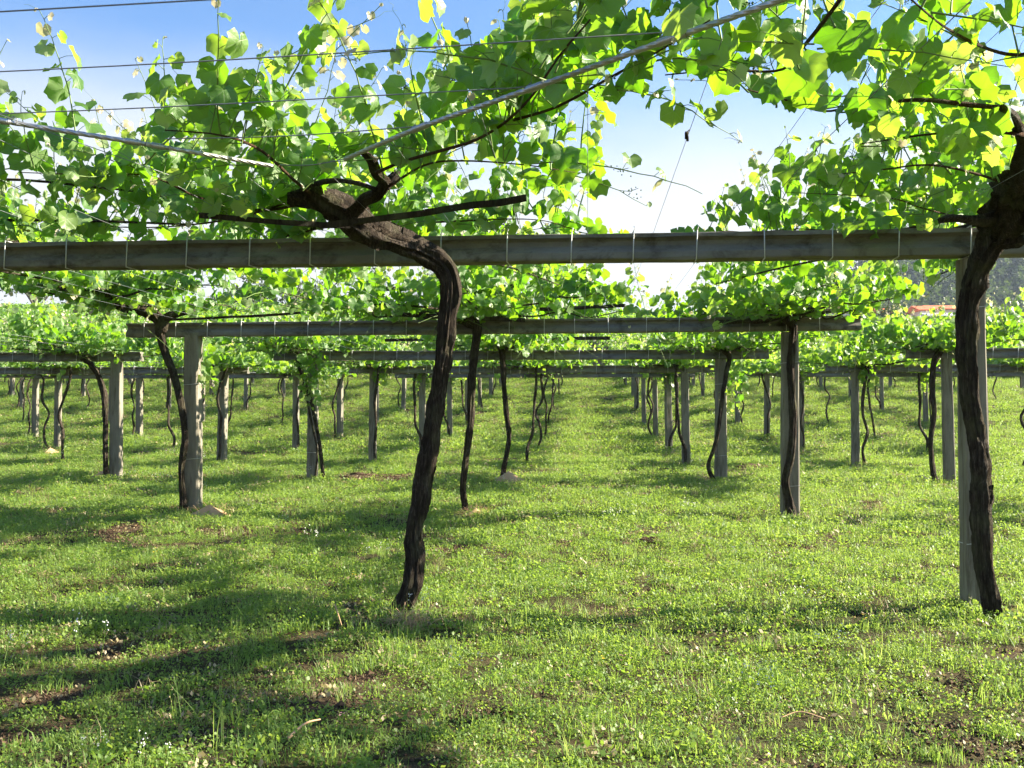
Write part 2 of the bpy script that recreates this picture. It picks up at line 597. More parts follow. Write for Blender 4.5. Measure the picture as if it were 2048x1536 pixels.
def clover_clump(seed, n, rad, size, hmax, mats, mi=0):
    rg = np.random.default_rng(seed)
    V, F = [], []
    for i in range(n):
        r = rad * math.sqrt(rg.uniform()); a = rg.uniform(0, TAU)
        c = np.array([r * math.cos(a), r * math.sin(a), rg.uniform(.15, 1) * hmax * (1.15 - .6 * r / rad)])
        az = rg.uniform(0, TAU); tilt = rg.uniform(-.2, 1.2)
        d = np.array([math.cos(az) * math.cos(tilt), math.sin(az) * math.cos(tilt), math.sin(tilt)])
        w = np.cross(d, [0, 0, 1]); w /= np.linalg.norm(w) + 1e-9
        w = w * math.cos(rg.normal(0, .5)) + np.cross(d, w) * math.sin(rg.normal(0, .5))
        s = size * rg.uniform(.6, 1.3); b = len(V)
        V += [c, c + d * s * .55 + w * s * .42, c + d * s * 1.15, c + d * s * .55 - w * s * .42]
        F += [[b, b + 1, b + 2, b + 3]]
    return new_mesh('clump', V, F, mats, False)


def tuft(seed, n, rad, h, w, mats, lean=.45):
    rg = np.random.default_rng(seed)
    V, F = [], []
    for i in range(n):
        r = rad * math.sqrt(rg.uniform()); a = rg.uniform(0, TAU)
        c = np.array([r * math.cos(a), r * math.sin(a), -.01])
        az = rg.uniform(0, TAU); le = abs(rg.normal(0, lean))
        out = np.array([math.cos(az), math.sin(az), 0]); sd_ = np.array([-out[1], out[0], 0])
        H = h * rg.uniform(.5, 1.2); b = len(V); ww = w * rg.uniform(.7, 1.3)
        m = c + np.array([0, 0, H * .55]) + out * H * le * .3
        e = c + np.array([0, 0, H * (1 - .3 * le)]) + out * H * le
        V += [c - sd_ * ww, c + sd_ * ww, m + sd_ * ww * .8, m - sd_ * ww * .8, e]
        F += [[b, b + 1, b + 2, b + 3], [b + 3, b + 2, b + 4]]
    return new_mesh('tuft', V, F, mats, False)


def stem_plant(seed, n, h, head_mat):
    rg = np.random.default_rng(seed)
    mb = MB()
    for i in range(n):
        c = np.array([*rg.normal(0, .03, 2), -.01])
        e = c + np.array([*rg.normal(0, .05, 2), h * rg.uniform(.6, 1.1)])
        m = (c + e) / 2 + np.array([*rg.normal(0, .012, 2), 0])
        V, F = tube([c, m, e], [.0014, .0011, .0007], 3, False); mb.add(V, F, 0)
        for k in range(rg.integers(3, 7)):
            p = e - np.array([0, 0, rg.uniform(0, .06)]) + np.array([*rg.normal(0, .008, 2), 0])
            s = rg.uniform(.003, .0055)
            mb.add(p + s * np.array([[1, 0, 0], [-.5, .8, 0], [-.5, -.8, 0], [0, 0, 1.2]]), [[0, 1, 3], [1, 2, 3], [2, 0, 3]], 1)
    return mb.mesh('stems', [M['blade'], head_mat], False)


def flower(seed, mat, n=5, h=.07):
    rg = np.random.default_rng(seed)
    mb = MB()
    for i in range(n):
        p = np.array([*rg.normal(0, .03, 2), h * rg.uniform(.7, 1.2)])
        V, F = tube([p * [1, 1, 0], p], [.001, .0008], 3, False); mb.add(V, F, 0)
        for k in range(5):
            a = k / 5 * TAU + rg.uniform(0, 1)
            d = np.array([math.cos(a), math.sin(a), .5]); sd_ = np.array([-d[1], d[0], 0]); s = .007
            mb.add(np.array([p, p + d * s * .6 + sd_ * s * .4, p + d * s, p + d * s * .6 - sd_ * s * .4]), [[0, 1, 2, 3]], 1)
    return mb.mesh('flower', [M['blade'], mat], False)


cov = [clover_clump(11, 84, .085, .0098, .045, [M['clover']]), clover_clump(12, 70, .09, .0118, .04, [M['clover']]),
       clover_clump(13, 100, .10, .0085, .05, [M['clover']]), clover_clump(14, 44, .07, .0155, .055, [M['clover']]),
       tuft(15, 44, .08, .055, .0018, [M['blade']], .7), tuft(16, 30, .07, .075, .0018, [M['blade']], .6), tuft(17, 14, .05, .09, .0016, [M['dry']], .9),
       clover_clump(18, 24, .09, .016, .03, [M['dry']]), tuft(19, 30, .07, .05, .002, [M['blade']], .8)]
stems = [stem_plant(31, 4, .26, M['white']), stem_plant(32, 5, .20, M['dry']), stem_plant(33, 3, .32, M['dry']),
         flower(34, M['yellow'], 3), flower(35, M['pink'], 5), flower(36, M['white'], 3, .04), tuft(37, 5, .03, .22, .0013, [M['blade']], .3), tuft(38, 16, .05, .13, .0025, [M['blade']], .7)]


def field_points(rg, y0, y1, dens, side=.62, margin=2.5):
    A = (y1 - y0) * (side * (y0 + y1) + 2 * margin)
    n = int(A * dens)
    y = rg.uniform(y0, y1, n * 2); x = rg.uniform(-1, 1, n * 2) * (side * y1 + margin)
    ok = np.abs(x) < side * y + margin
    return x[ok][:n], y[ok][:n]


rg = np.random.default_rng(5)
P_, S_, W_ = [], [], []
for y0, y1, dens, sc, jit in ((1.6, 5, 230, .88, .25), (5, 9, 185, 1.0, .25), (9, 15, 85, 1.35, .3), (15, 26, 46, 1.7, .3), (26, 70, 14, 2.9, .3)):
    x, y = field_points(rg, y0, y1, dens, .62 if y0 < 20 else .68)
    bare = bareness(x, y)
    clumpy = .5 + .5 * np.sin(2.1 * x + 1.2 * y + 1) * np.sin(-1.4 * x + 1.9 * y) + .3 * np.sin(5 * x + 4 * y)
    fine = np.sin(13 * x + 7 * y) * np.sin(-9 * x + 15 * y + 2) + .6 * np.sin(23 * x - 17 * y + 1)
    keep = rg.uniform(0, 1, len(x)) < (1 - .93 * bare) * np.clip(.80 + .4 * clumpy, .62, 1) * np.clip(1.0 + .4 * fine, .5, 1)
    x, y = x[keep], y[keep]; clumpy = clumpy[keep]
    n = len(x)
    P_.append(np.c_[x, y, gz(x, y)])
    S_.append(sc * rg.uniform(1 - jit, 1 + jit, n) * (1.0 + .25 * np.clip(clumpy, -.5, 1)))
    pr = np.array([.19, .17, .19, .08, .14, .07, .04, .06, .08])
    W_.append(rg.choice(9, n, p=pr / pr.sum()))
P_, S_, W_ = np.vstack(P_), np.concatenate(S_), np.concatenate(W_)
n = len(P_)
scatter('grass', P_, np.c_[rg.normal(0, .12, (n, 2)), rg.uniform(0, TAU, n)], S_, W_, cov,
        'low green clover, weeds and short grass covering the vineyard floor', 'grass')
P_, S_, W_ = [], [], []
for y0, y1, dens in ((1.6, 8, 5), (8, 18, 2), (18, 30, .6)):
    x, y = field_points(rg, y0, y1, dens)
    keep = bareness(x, y) < .4
    x, y = x[keep], y[keep]
    P_.append(np.c_[x, y, gz(x, y)]); n = len(x)
    S_.append(rg.uniform(.6, 1.15, n) * (1 if y0 < 10 else 1.4))
    W_.append(rg.choice(8, n, p=[.14, .17, .12, .08, .05, .05, .25, .14]))
P_, S_, W_ = np.vstack(P_), np.concatenate(S_), np.concatenate(W_)
n = len(P_)
scatter('wild_flower_stems', P_, np.c_[rg.normal(0, .12, (n, 2)), rg.uniform(0, TAU, n)], S_, W_, stems,
        'thin seed stems and tiny yellow, pink and white flowers among the grass', 'weeds')

def crumbs(seed, n, rad, size, mat):
    rg_ = np.random.default_rng(seed); mb = MB()
    for i in range(n):
        s_ = size * rg_.lognormal(0, .5)
        c = np.array([*rg_.normal(0, rad, 2), s_ * .3])
        v = np.array([[1, 0, 0], [-1, 0, 0], [0, 1, 0], [0, -1, 0], [0, 0, .8], [0, 0, -.8]]) * rg_.uniform(.6, 1.3, (6, 1)) * s_
        mb.add(c + v, [[0, 2, 4], [2, 1, 4], [1, 3, 4], [3, 0, 4], [2, 0, 5], [1, 2, 5], [3, 1, 5], [0, 3, 5]])
    return mb.mesh('crumbs', [mat], False)


litter = [crumbs(71, 30, .05, .006, M['soil']), crumbs(72, 16, .06, .010, M['soil']), tuft(73, 18, .06, .03, .0016, [M['dry']], 1.6), clover_clump(74, 14, .07, .014, .012, [M['dry']]), crumbs(75, 4, .05, .007, M['straw'])]
x, y = field_points(rg, 1.6, 20, 260)
keep = bareness(x, y) > .25
x, y = x[keep], y[keep]; n = len(x)
scatter('soil_litter', np.c_[x, y, gz(x, y)], np.c_[np.zeros((n, 2)), rg.uniform(0, TAU, n)], rg.uniform(.6, 1.4, n), rg.choice(5, n, p=[.38, .22, .18, .16, .06]), litter,
        'crumbs of brown earth and dry bits on the bare patches', 'soil')

# ------------------------------------------------------------------ trellis: beams, posts, ties, wires
ROWS = [6.1, 11.5] + [17.1 + 5.6 * i for i in range(9)]
BEAM_Z, BEAM_H = 2.0, .155
ORD = ['first', 'second', 'third', 'fourth', 'fifth', 'sixth', 'seventh', 'eighth', 'ninth', 'tenth', 'eleventh', 'twelfth']
PERIOD = 10.4
_TEENS = ['thirteenth', 'fourteenth', 'fifteenth', 'sixteenth', 'seventeenth', 'eighteenth', 'nineteenth', 'twentieth', 'twenty-first', 'twenty-second', 'twenty-third']


def NTH(k):
    return (ORD + _TEENS)[k]


def FAR(r, blk):
    b = 'middle block' if blk == 0 else '%s block to the %s' % (ORD[abs(blk) - 1], 'left' if blk < 0 else 'right')
    return '%s row, %s' % (ORD[r], b)




def beam_mesh(x0, x1, seed):
    w = .078
    prof = [(-w, 0), (-w - .004, .010), (-w, .044), (-.056, .066), (-.036, .084), (-.034, .114), (-.050, .126), (-w + .004, .131), (-w + .004, .152), (-w + .010, BEAM_H)]
    prof = prof + [(-y, z) for y, z in prof[::-1]]
    k = len(prof); N = 44
    rg = np.random.default_rng(seed)
    V, F = [], []
    for i in range(N + 1):
        x = x0 + (x1 - x0) * i / N
        j = rg.normal(0, .0020, (k, 2)) if 0 < i < N else np.zeros((k, 2))
        V += [(x, p[0] + j[q, 0], p[1] + j[q, 1]) for q, p in enumerate(prof)]
    for i in range(N):
        for q in range(k):
            r = (q + 1) % k
            F.append([i * k + q, i * k + r, (i + 1) * k + r, (i + 1) * k + q])
    F.append(list(range(k))); F.append([N * k + q for q in range(k)][::-1])
    me = new_mesh('beam', V, F, [M['beam']], False)
    return me


def tie_mesh():
    mb = MB()
    w, r = .089, .0034
    loop = [(-w, -.006), (-w, BEAM_H + .008), (w, BEAM_H + .008), (w, -.006), (-w, -.006)]
    P = [(0.004 * (i % 2), a, b) for i, (a, b) in enumerate(loop)]
    for i in range(4):
        V, F = tube([P[i], P[i + 1]], r, 5); mb.add(V, F)
    V, F = tube([(0, -w, BEAM_H), (.012, -w - .004, BEAM_H + .03), (.004, -w + .01, BEAM_H + .035)], .0026, 4); mb.add(V, F)
    return mb.mesh('wire_tie', [M['tie']], True)


TIE = tie_mesh()


def post_mesh(h, seed, w=.086):
    rg = np.random.default_rng(seed)
    V, F = [], []
    N = 10; b = .014
    for i in range(N + 1):
        z = -.25 + (h + .25) * i / N
        ww = w * (1.06 - .12 * i / N)
        oct_ = [(-ww, -ww + b), (-ww + b, -ww), (ww - b, -ww), (ww, -ww + b), (ww, ww - b), (ww - b, ww), (-ww + b, ww), (-ww, ww - b)]
        j = rg.normal(0, .0022, (8, 2))
        V += [(x + j[q, 0], y + j[q, 1], z) for q, (x, y) in enumerate(oct_)]
    for i in range(N):
        for q in range(8):
            r = (q + 1) % 8
            F.append([i * 8 + q, i * 8 + r, (i + 1) * 8 + r, (i + 1) * 8 + q])
    F.append(list(range(8))[::-1]); F.append([N * 8 + q for q in range(8)])
    return new_mesh('post', V, F, [M['post']], False)


POSTS = [post_mesh(BEAM_Z - .003, 50 + i) for i in range(6)]


def visible(x0, x1, y, z, m=60):
    a, b = proj((x0, y, z))[0], proj((x1, y, z))[0]
    return max(a, b) > -m and min(a, b) < 2048 + m


rgl = np.random.default_rng(77)
PX = {(0, 0): (None, 1948), (1, 0): (386, 1579), (2, 0): (625, 1441), (3, 0): (745, 1372)}      # post columns seen in the nearest rows
SIDE = {0: 'middle', -1: 'left-hand', 1: 'right-hand'}
BEAMS, POSTPOS = {}, {}
for r, Y in enumerate(ROWS):
    for blk in range(-4, 5):
        x0, x1 = -5.2 + blk * PERIOD, 3.0 + blk * PERIOD
        xl, xr = -4.5 + blk * PERIOD, 2.27 + blk * PERIOD
        if blk == -1: x1, xr = -7.5, -8.05
        if blk == 1: x0, xl = 5.2, 5.82
        zg = float(gbase((x0 + x1) / 2, Y))
        beside = r == 1 and blk == 1          # stands just outside the picture and shades the ground inside it
        if not beside and not (visible(x0, x1, Y, zg + 2.05, 0)): continue
        j = rgl.normal(0, .06, 2)
        near_ = r < 6 and abs(blk) <= 1
        bm = link('trellis_beam', beam_mesh(-(x1 - x0) / 2, (x1 - x0) / 2, r * 20 + blk + 5))
        bm.location = ((x0 + x1) / 2, Y, zg + BEAM_Z)
        if r == 0: bm.rotation_euler = (0, -.0035, 0)
        if r == 1 and blk == 0: bm.rotation_euler = (0, -.0045, 0)
        if near_:
            lab = ('long weathered concrete beam spanning the foreground above the nearest vines' if (r, blk) == (0, 0) else
                   'weathered concrete beam, %s from the front in the %s block' % (ORD[r], SIDE[blk]))
            tag(bm, lab, 'beam', 'concrete beams of the vine pergola', 'thing')
        else:
            tag(bm, 'distant concrete beam half hidden by vines, ' + FAR(r, blk), 'beam', 'distant concrete beams of the pergola', 'thing')
        BEAMS[(r, blk)] = (bm, x0, x1, zg)
        if r < 4 and abs(blk) <= 1:
            L = x1 - x0
            for k in range(int(L / .378)):
                x = -L / 2 + .2 + k * .378 + rgl.normal(0, .012)
                wx = bm.location.x + x
                if not (-60 < proj((wx, Y, zg + 2.1))[0] < 2110): continue
                tt = link('wire_tie', TIE, bm, (x, 0, 0)); tt.rotation_euler = (0, rgl.normal(0, .02), rgl.normal(0, .05))
        for s, xp in enumerate((xl, xr)):
            if (r, blk) in PX:
                if PX[(r, blk)][s]: xp = at(PX[(r, blk)][s], 900, Y)[0]
                else: xp = -4.4
            else:
                xp += j[s]
            POSTPOS[(r, blk, s)] = xp
            if not beside and not visible(xp - .1, xp + .1, Y, 1, 80): continue
            zp = float(gbase(xp, Y))
            po = link('concrete_post', POSTS[rgl.integers(6)])
            po.location = (xp, Y, zg - 0.0)
            if r == 0: po.scale = (.76, .76, 1)
            else:
                k_ = rgl.uniform(.9, 1.08); po.scale = (k_, k_, 1)
            po.rotation_euler = (0, 0, (rgl.integers(4)) * math.pi / 2 + rgl.normal(0, .12))
            po.rotation_euler.x, po.rotation_euler.y = rgl.normal(0, .008), rgl.normal(0, .008)
            if near_:
                tag(po, 'square grey concrete post under the %s end of the %s %s beam' % (('left', 'right')[s], ORD[r], SIDE[blk]), 'post', 'concrete posts carrying the pergola beams')
            else:
                tag(po, 'slim distant concrete post, %s end of its beam, %s' % (('left', 'right')[s], FAR(r, blk)), 'post', 'distant concrete posts')
            if r == 0 or (r < 3 and blk == 0):          # wire wrapped round the post
                for zz in (rgl.uniform(.3, .6), rgl.uniform(1.3, 1.85)):
                    V, F = tube([(.099 * math.cos(a) * 1.28, .099 * math.sin(a) * 1.28, zz + .01 * math.sin(a)) for a in np.linspace(math.pi / 4, math.pi / 4 + TAU, 5)], .0022, 4, False)
                    link('wire_wrap', new_mesh('wire_wrap', V, F, [M['tie']]), po)
            if (r, blk, s) == (3, -1, 1) or (r, blk, s) == (3, 0, 0):
                pass

# wires that run back from the near edge over the beams, one per tie line
CABLE_Z = 2.17
c1 = [at_z(1640, -32, CABLE_Z + .03), at_z(1560, 0, CABLE_Z + .03), at_z(1330, 82, CABLE_Z + .02), at_z(1060, 178, CABLE_Z), at_z(840, 255, CABLE_Z), at_z(690, 318, CABLE_Z)]
c2 = [at_z(-260, 188, CABLE_Z + .02), at_z(0, 241, CABLE_Z + .02), at_z(290, 288, CABLE_Z), at_z(545, 332, CABLE_Z)]
ex = c1[0] + (c1[0] - c1[2]) * .6
c1 = [ex] + c1


def cable_y(x):
    pts = sorted([(p[0], p[1]) for p in c1 + c2])
    return float(np.interp(x, [p[0] for p in pts], [p[1] for p in pts]))


def twisted_cable(name, P, r, label, splices):
    Q = catmull(np.array(P), 1100)

    def mod(th, s, i):
        return .82 + .34 * np.abs(np.cos(2.5 * (th - s * 30)))
    V, F = tube(Q, r, 20, True, mod)
    o = link(name, new_mesh(name, V, F, [M['cable']]))
    tag(o, label, 'cable', 'thick steel cables along the pergola edge')
    for (px, py, ln) in splices:
        d = np.array([proj(q)[:2] for q in Q]); i = int(np.argmin(np.hypot(d[:, 0] - px, d[:, 1] - py)))
        tdir = Q[min(i + 3, len(Q) - 1)] - Q[max(i - 3, 0)]; tdir /= np.linalg.norm(tdir)
        n = int(ln / .0016)
        S = [Q[i] + tdir * (q / n - .5) * ln for q in range(n)]
        rr = [r * (1.35 + .16 * abs(math.sin(q * math.pi / 4))) if 1 < q < n - 2 else r * .9 for q in range(n)]
        V, F = tube(S, rr, 14); link('splice_sleeve', new_mesh('splice_sleeve', V, F, [M['cable']]), o)
        # small hook of tie wire beside the sleeve
        e = Q[i] + tdir * ln * .5
        V, F = tube([e + np.array([0, 0, r * 1.2]), e + np.array([.012, -.004, r * 2.6]), e + np.array([.024, 0, r * 1.6]), e + np.array([.018, 0, -r * 1.6])], .0022, 4)
        link('wire_hook', new_mesh('wire_hook', V, F, [M['wire']]), o)


twisted_cable('steel_cable', c1, .0082, 'thick twisted steel cable running from top centre down to the vine crown', [(1345, 76, .11), (1070, 172, .08), (840, 257, .10)])
twisted_cable('steel_cable', c2, .0082, 'thick twisted steel cable entering at the left edge of the picture', [(4, 242, .06), (265, 285, .06), (315, 292, .05)])


def wire(P, r, label, group, name='training_wire', sides=4):
    V, F = tube(np.array(P), r, sides)
    return tag(link(name, new_mesh(name, V, F, [M['wire']])), label, 'wire', group)


for k in range(22):
    x = -5.1 + .2 + k * .378
    y0 = max(cable_y(x), 2.0) if x < 1.2 else 1.9
    P = [(x, y0, CABLE_Z)]
    for Y in ROWS[:7]:
        zz = float(gbase(x, Y)) + BEAM_Z + BEAM_H + .004
        P.append((x + rgl.normal(0, .01), Y, zz))
    w_ = wire(P, .0012, '%s thin training wire from the left, running back over the middle block' % NTH(k), 'lengthwise training wires of the middle block')
    if k == 14:
        p = at_z(1298, 272, CABLE_Z)
        p = np.array([x, p[1], CABLE_Z])
        mb = MB(); mb.box(p, (.006, .012, .012)); mb.box(p + np.array([.004, .0, -.014]), (.004, .006, .008))
        V, F = tube([p + [0, -.01, .01], p + [.012, 0, .022], p + [.0, .01, .01]], .002, 4); mb.add(V, F)
        tag(link('wire_clip', mb.mesh('wire_clip', [M['bark']])), 'small dark clip fixed on a wire against the sky', 'clip')
for blk, xa in ((-1, -15.2), (1, 5.3)):
    for k in range(20):
        x = xa + k * .4
        P = [(x, Y, float(gbase(x, Y)) + BEAM_Z + BEAM_H + .004) for Y in ROWS[1:7]]
        if not any(0 < proj(p)[0] < 2048 for p in P): continue
        wire(P, .0012, '%s thin training wire from the left, running back over the %s block' % (NTH(k), SIDE[blk]), 'lengthwise training wires of the %s block' % SIDE[blk])
# crosswise wires tied to the cables
for (pa, pb, lab) in (((1372, 62), (0, 137), 'crosswise wire from the upper cable splice to the left, highest but one'),
                      ((1062, 174), (0, 222), 'crosswise wire from the middle cable splice to the left edge'),
                      ((846, 252), (330, 278), 'short crosswise wire between the splices of both cables'),
                      ((690, 318), (560, 330), 'short thin wire joining the lower ends of both cables')):
    A, B = at_z(*pa, CABLE_Z + .012), at_z(*pb, CABLE_Z + .012)
    if pb[0] == 0: B = A + (B - A) * 1.5
    mid = (A + B) / 2 - np.array([0, 0, .012])
    wire(catmull(np.array([A, mid, B]), 12), .0022, lab, 'crosswise wires')
A, B = at_z(-200, 35, CABLE_Z + .05), at_z(440, -2, CABLE_Z + .05)
wire([A, A + (B - A) * 3], .0024, 'crosswise wire in the top left corner against blue sky', 'crosswise wires')
A, B = at_z(1985, -40, CABLE_Z), at_z(1640, 290, CABLE_Z)
wire([A, B, at_z(1560, 380, CABLE_Z)], .0022, 'slanting thin wire among the leaves at upper right', 'crosswise wires')
A, B = at_z(-40, 215, CABLE_Z), at_z(760, 500, CABLE_Z)
wire([A, B], .0016, 'slanting thin wire passing below the left cable', 'crosswise wires')

# ------------------------------------------------------------------ vine leaves
def leaf_outline(high):
    if high:
        half = [(0, 1.0), (11, .93), (23, .86), (35, .90), (47, .95), (59, .92), (73, .82), (89, .83), (105, .82), (125, .76), (147, .68), (166, .46)]
    else:
        half = [(0, 1.0), (25, .87), (50, .95), (82, .80), (120, .78), (158, .52)]
    pts = [(-math.radians(a), r) for a, r in half[:0:-1]] + [(math.radians(a), r) for a, r in half]
    return pts


def leaf_verts(high, seed, cup, fold, wave):
    rg = np.random.default_rng(seed)
    pts = leaf_outline(high)
    V = [(0, 0)]
    n = len(pts)
    if high:
        ring = [(a, r * .55) for a, r in pts[::2]]
        for a, r in ring: V.append((r * math.sin(a), r * math.cos(a)))
        nr = len(ring)
    for i, (a, r) in enumerate(pts):
        r *= 1 + (.035 * (1 if i % 2 else -1) if high else 0) + rg.normal(0, .022)
        V.append((r * math.sin(a), r * math.cos(a)))
    V = np.array(V)
    F = []
    if high:
        o = 1 + nr
        for i in range(nr - 1):
            F.append([0, 1 + i + 1, 1 + i])
        for i in range(nr):
            j = 2 * i
            if j + 1 < n: F.append([1 + i, o + j + 1, o + j])
            if i + 1 < nr:
                F.append([1 + i, 1 + i + 1, o + j + 1])
                F.append([1 + i + 1, o + j + 2, o + j + 1])
    else:
        for i in range(n - 1):
            F.append([0, 1 + i + 1, 1 + i])
    x, y = V[:, 0], V[:, 1]
    r2 = x * x + y * y
    z = -cup * r2 + fold * np.abs(x) + wave * np.sin(3.2 * np.arctan2(x, y) * 1.6 + seed) * r2 + wave * .5 * np.sin(7 * x + 5 * y + seed)
    co = np.c_[x * 1.02, y, z]
    uv = np.c_[x, y] / 2.4 + .5
    return co, F, uv


LEAF_V = {}
LEAFME = {'leaf': [], 'young': [], 'tip': []}
for q, (cup, fold, wave) in enumerate([(.34, .12, .14), (.12, .34, .16), (.5, -.14, .16), (.25, .48, .12), (-.2, .25, .16), (.4, .35, .2), (.6, .2, .12), (.2, .6, .14)]):
    co, F, uv = leaf_verts(True, q + 1, cup, fold, wave)
    co = co * np.array([(.92, 1.08)[q % 2], 1, 1]); LEAFME['leaf'].append(new_mesh('leaf', co, F, [M['leaf']], True, uv))
for q, (cup, fold, wave) in enumerate([(.5, .35, .10), (.25, .55, .12), (.7, .2, .1)]):
    co, F, uv = leaf_verts(True, q + 21, cup, fold, wave)
    LEAFME['young'].append(new_mesh('leaf', co, F, [M['young']], True, uv))
for q, (cup, fold, wave) in enumerate([(.6, .9, .1), (.9, .6, .15)]):
    co, F, uv = leaf_verts(True, q + 31, cup, fold, wave)
    LEAFME['tip'].append(new_mesh('leaf', co, F, [M['tip']], True, uv))
LOW = [leaf_verts(False, 41 + q, c_, f_, w_) for q, (c_, f_, w_) in enumerate([(.3, .15, .1), (.15, .35, .1), (.5, .0, .12), (.2, .5, .1)])]


HIGH = [leaf_verts(True, 61 + q, c_, f_, w_) for q, (c_, f_, w_) in enumerate([(.3, .15, .12), (.15, .35, .12), (.5, .0, .14), (.2, .5, .1), (-.1, .25, .12)])]


def foliage_mesh(leaves, seed, mats, shapes=None):
    """joined low leaves: leaves = list of (pos, R, size, age)"""
    rg = np.random.default_rng(seed)
    Vs, Fs, Us, Rn, Mi = [], [], [], [], []
    off = 0
    for (p, R, s, age) in leaves:
        co, F, uv = (shapes or LOW)[rg.integers(len(shapes or LOW))]
        Vs.append(co @ R.T * s + p); Us.append(uv)
        Fs.append(np.array(F) + off); off += len(co)
        Rn.append(np.full(len(co), rg.uniform()))
        Mi.append(np.full(len(F), 0 if age < .62 else (1 if age < .9 else 2)))
    return new_mesh('foliage', np.vstack(Vs), np.vstack(Fs), mats, True, np.vstack(Us), np.concatenate(Rn), np.concatenate(Mi))


def unit(v):
    return v / (np.linalg.norm(v) + 1e-12)


def grow(arms, seed, spacing=.10, mean=.5, mask=None, smax=.074, droop=.0, lean=.38, density=1.0, hang=(), sig=.42, floor=None):
    """shoots along the arms and the leaves on them"""
    rg = np.random.default_rng(seed)
    shoots, leaves = [], []
    starts = []
    for arm in arms:
        A = np.asarray(arm, float)[:, :3]
        L = np.linalg.norm(np.diff(A, axis=0), axis=1).sum()
        Q = catmull(A, max(int(L / spacing), 2))
        for q in Q[1:]:
            if rg.uniform() > density: continue
            for _ in range(1 if rg.uniform() < .7 else 2):
                starts.append((q + rg.normal(0, .02, 3), 0))
    for h in hang:
        starts.append((np.asarray(h, float), 1))
    for q, hanging in starts:
        if mask and not mask(q): continue
        L = float(np.clip(rg.lognormal(math.log(mean), sig), .16, 1.15))
        if hanging:
            d = unit(np.array([rg.normal(0, .25), rg.normal(0, .25), -1])); bend = np.array([0, 0, .05]); L = rg.uniform(.35, .75)
        else:
            d = unit(np.array([rg.normal(0, lean) + .06, rg.normal(0, lean), 1.0 - droop]))
            bend = np.array([rg.normal(0, .35), rg.normal(0, .35), -rg.uniform(0, .45)])
            if rg.uniform() < .30:                                # lax shoots that fall over
                d = unit(np.array([rg.normal(0, 1), rg.normal(0, 1), rg.uniform(-.25, .3)])); bend[2] -= .35
        n = max(int(L / .062), 3)
        ss = np.linspace(0, L, n + 1)
        P = q + d * ss[:, None] + bend * (ss ** 2)[:, None] * .55 + np.cumsum(rg.normal(0, .004, (n + 1, 3)), axis=0)
        shoots.append((P, .0042 * (.6 + .5 * L)))
        az = rg.uniform(0, TAU)
        for i in range(1, n + 1):
            f = i / n
            az += math.pi + rg.normal(0, .5)
            out = np.array([math.cos(az), math.sin(az), 0])
            prof = (.62 + .38 * min(f / .3, 1)) * (1 if f < .55 else max(.20, 1 - (f - .55) * 1.75))
            s = smax * prof * rg.uniform(.72, 1.25)
            pet = unit(out + np.array([0, 0, rg.uniform(-.1, .7)])) * s * rg.uniform(.7, 1.3)
            pos = P[i] + pet
            tip = unit(out * rg.uniform(.1, .9) + np.array([0, 0, -rg.uniform(.35, 1.1)]) + rg.normal(0, .3, 3))
            if floor is not None and not hanging and pos[2] - .6 * s < floor and rg.uniform() < .9: continue
            nrm = out * rg.uniform(.2, 1) + np.array([0, 0, rg.uniform(.1, 1.0)]) + rg.normal(0, .35, 3)
            nrm = unit(nrm - tip * (nrm @ tip))
            R = np.c_[np.cross(tip, nrm), tip, nrm]
            leaves.append((pos, R, s, min(f * (L / .55) ** .25 if L > .3 else f, 1.0), P[i], len(shoots) - 1))
    return shoots, leaves


def shoots_mesh(shoots, leaves, petioles=True, sides=4):
    mb = MB()
    for P, r in shoots:
        V, F = tube(P[:: max(1, len(P) // 6)] if len(P) > 7 else P, np.linspace(r, r * .35, len(P[:: max(1, len(P) // 6)]) if len(P) > 7 else len(P)), sides, False)
        mb.add(V, F)
    if petioles:
        for lf in leaves:
            V, F = tube([lf[4], lf[0]], [.0016, .0013], 3, False); mb.add(V, F)
    return mb.mesh('shoot', [M['shoot']])


def gap(q):
    """open strip of sky between the two nearest vines"""
    x, y = q[0], q[1]
    if 4.0 < y < 8.0:
        a, b = 1215, 1385
        px = proj(q)[0]
        lim = .95 if y < 7 else .7
        if a < px < b: return np.random.default_rng(int(abs(x * 9173 + y * 3331))).uniform() > lim
    return True


# ------------------------------------------------------------------ hero vines
TRUNK_COUNT = 0


def make_trunk(vine, base, pts, seed, n=60, sides=36, amp=.15, name='trunk', mat='bark'):
    P = np.array(pts, float)
    P[:, :3] -= base
    V, F = bark_tube(P, n, sides, seed, amp)
    if name == 'trunk' and n > 100:                      # loose strips of peeling bark
        rg_ = np.random.default_rng(seed + 5)
        G = V[:n * sides].reshape(n, sides, 3); C_ = G.mean(1)
        V = list(V)
        for _ in range(150):
            i0, ln, j = rg_.integers(3, n - 16), rg_.integers(6, 14), rg_.integers(sides)
            lift = rg_.uniform(.03, .10); b0 = len(V); dj = rg_.choice([0, 1], p=[.4, .6]) + 1
            for q in range(ln):
                u = q / (ln - 1); k_ = 1.015 + lift * u ** 2.2
                for jj in (j, j + dj):
                    V.append(C_[i0 + q] + (G[i0 + q, jj % sides] - C_[i0 + q]) * k_)
            for q in range(ln - 1):
                F.append([b0 + 2 * q, b0 + 2 * q + 1, b0 + 2 * q + 3, b0 + 2 * q + 2])
    return link(name, new_mesh(name, V, F, [M[mat]]), vine)


def px_path(rows, Y=None):
    """rows: px, py, depth, width in photo pixels -> x,y,z,r"""
    out = []
    for px, py, Yd, w in rows:
        p = at(px, py, Yd)
        out.append([*p, .5 * w * Yd / FPX])
    return out


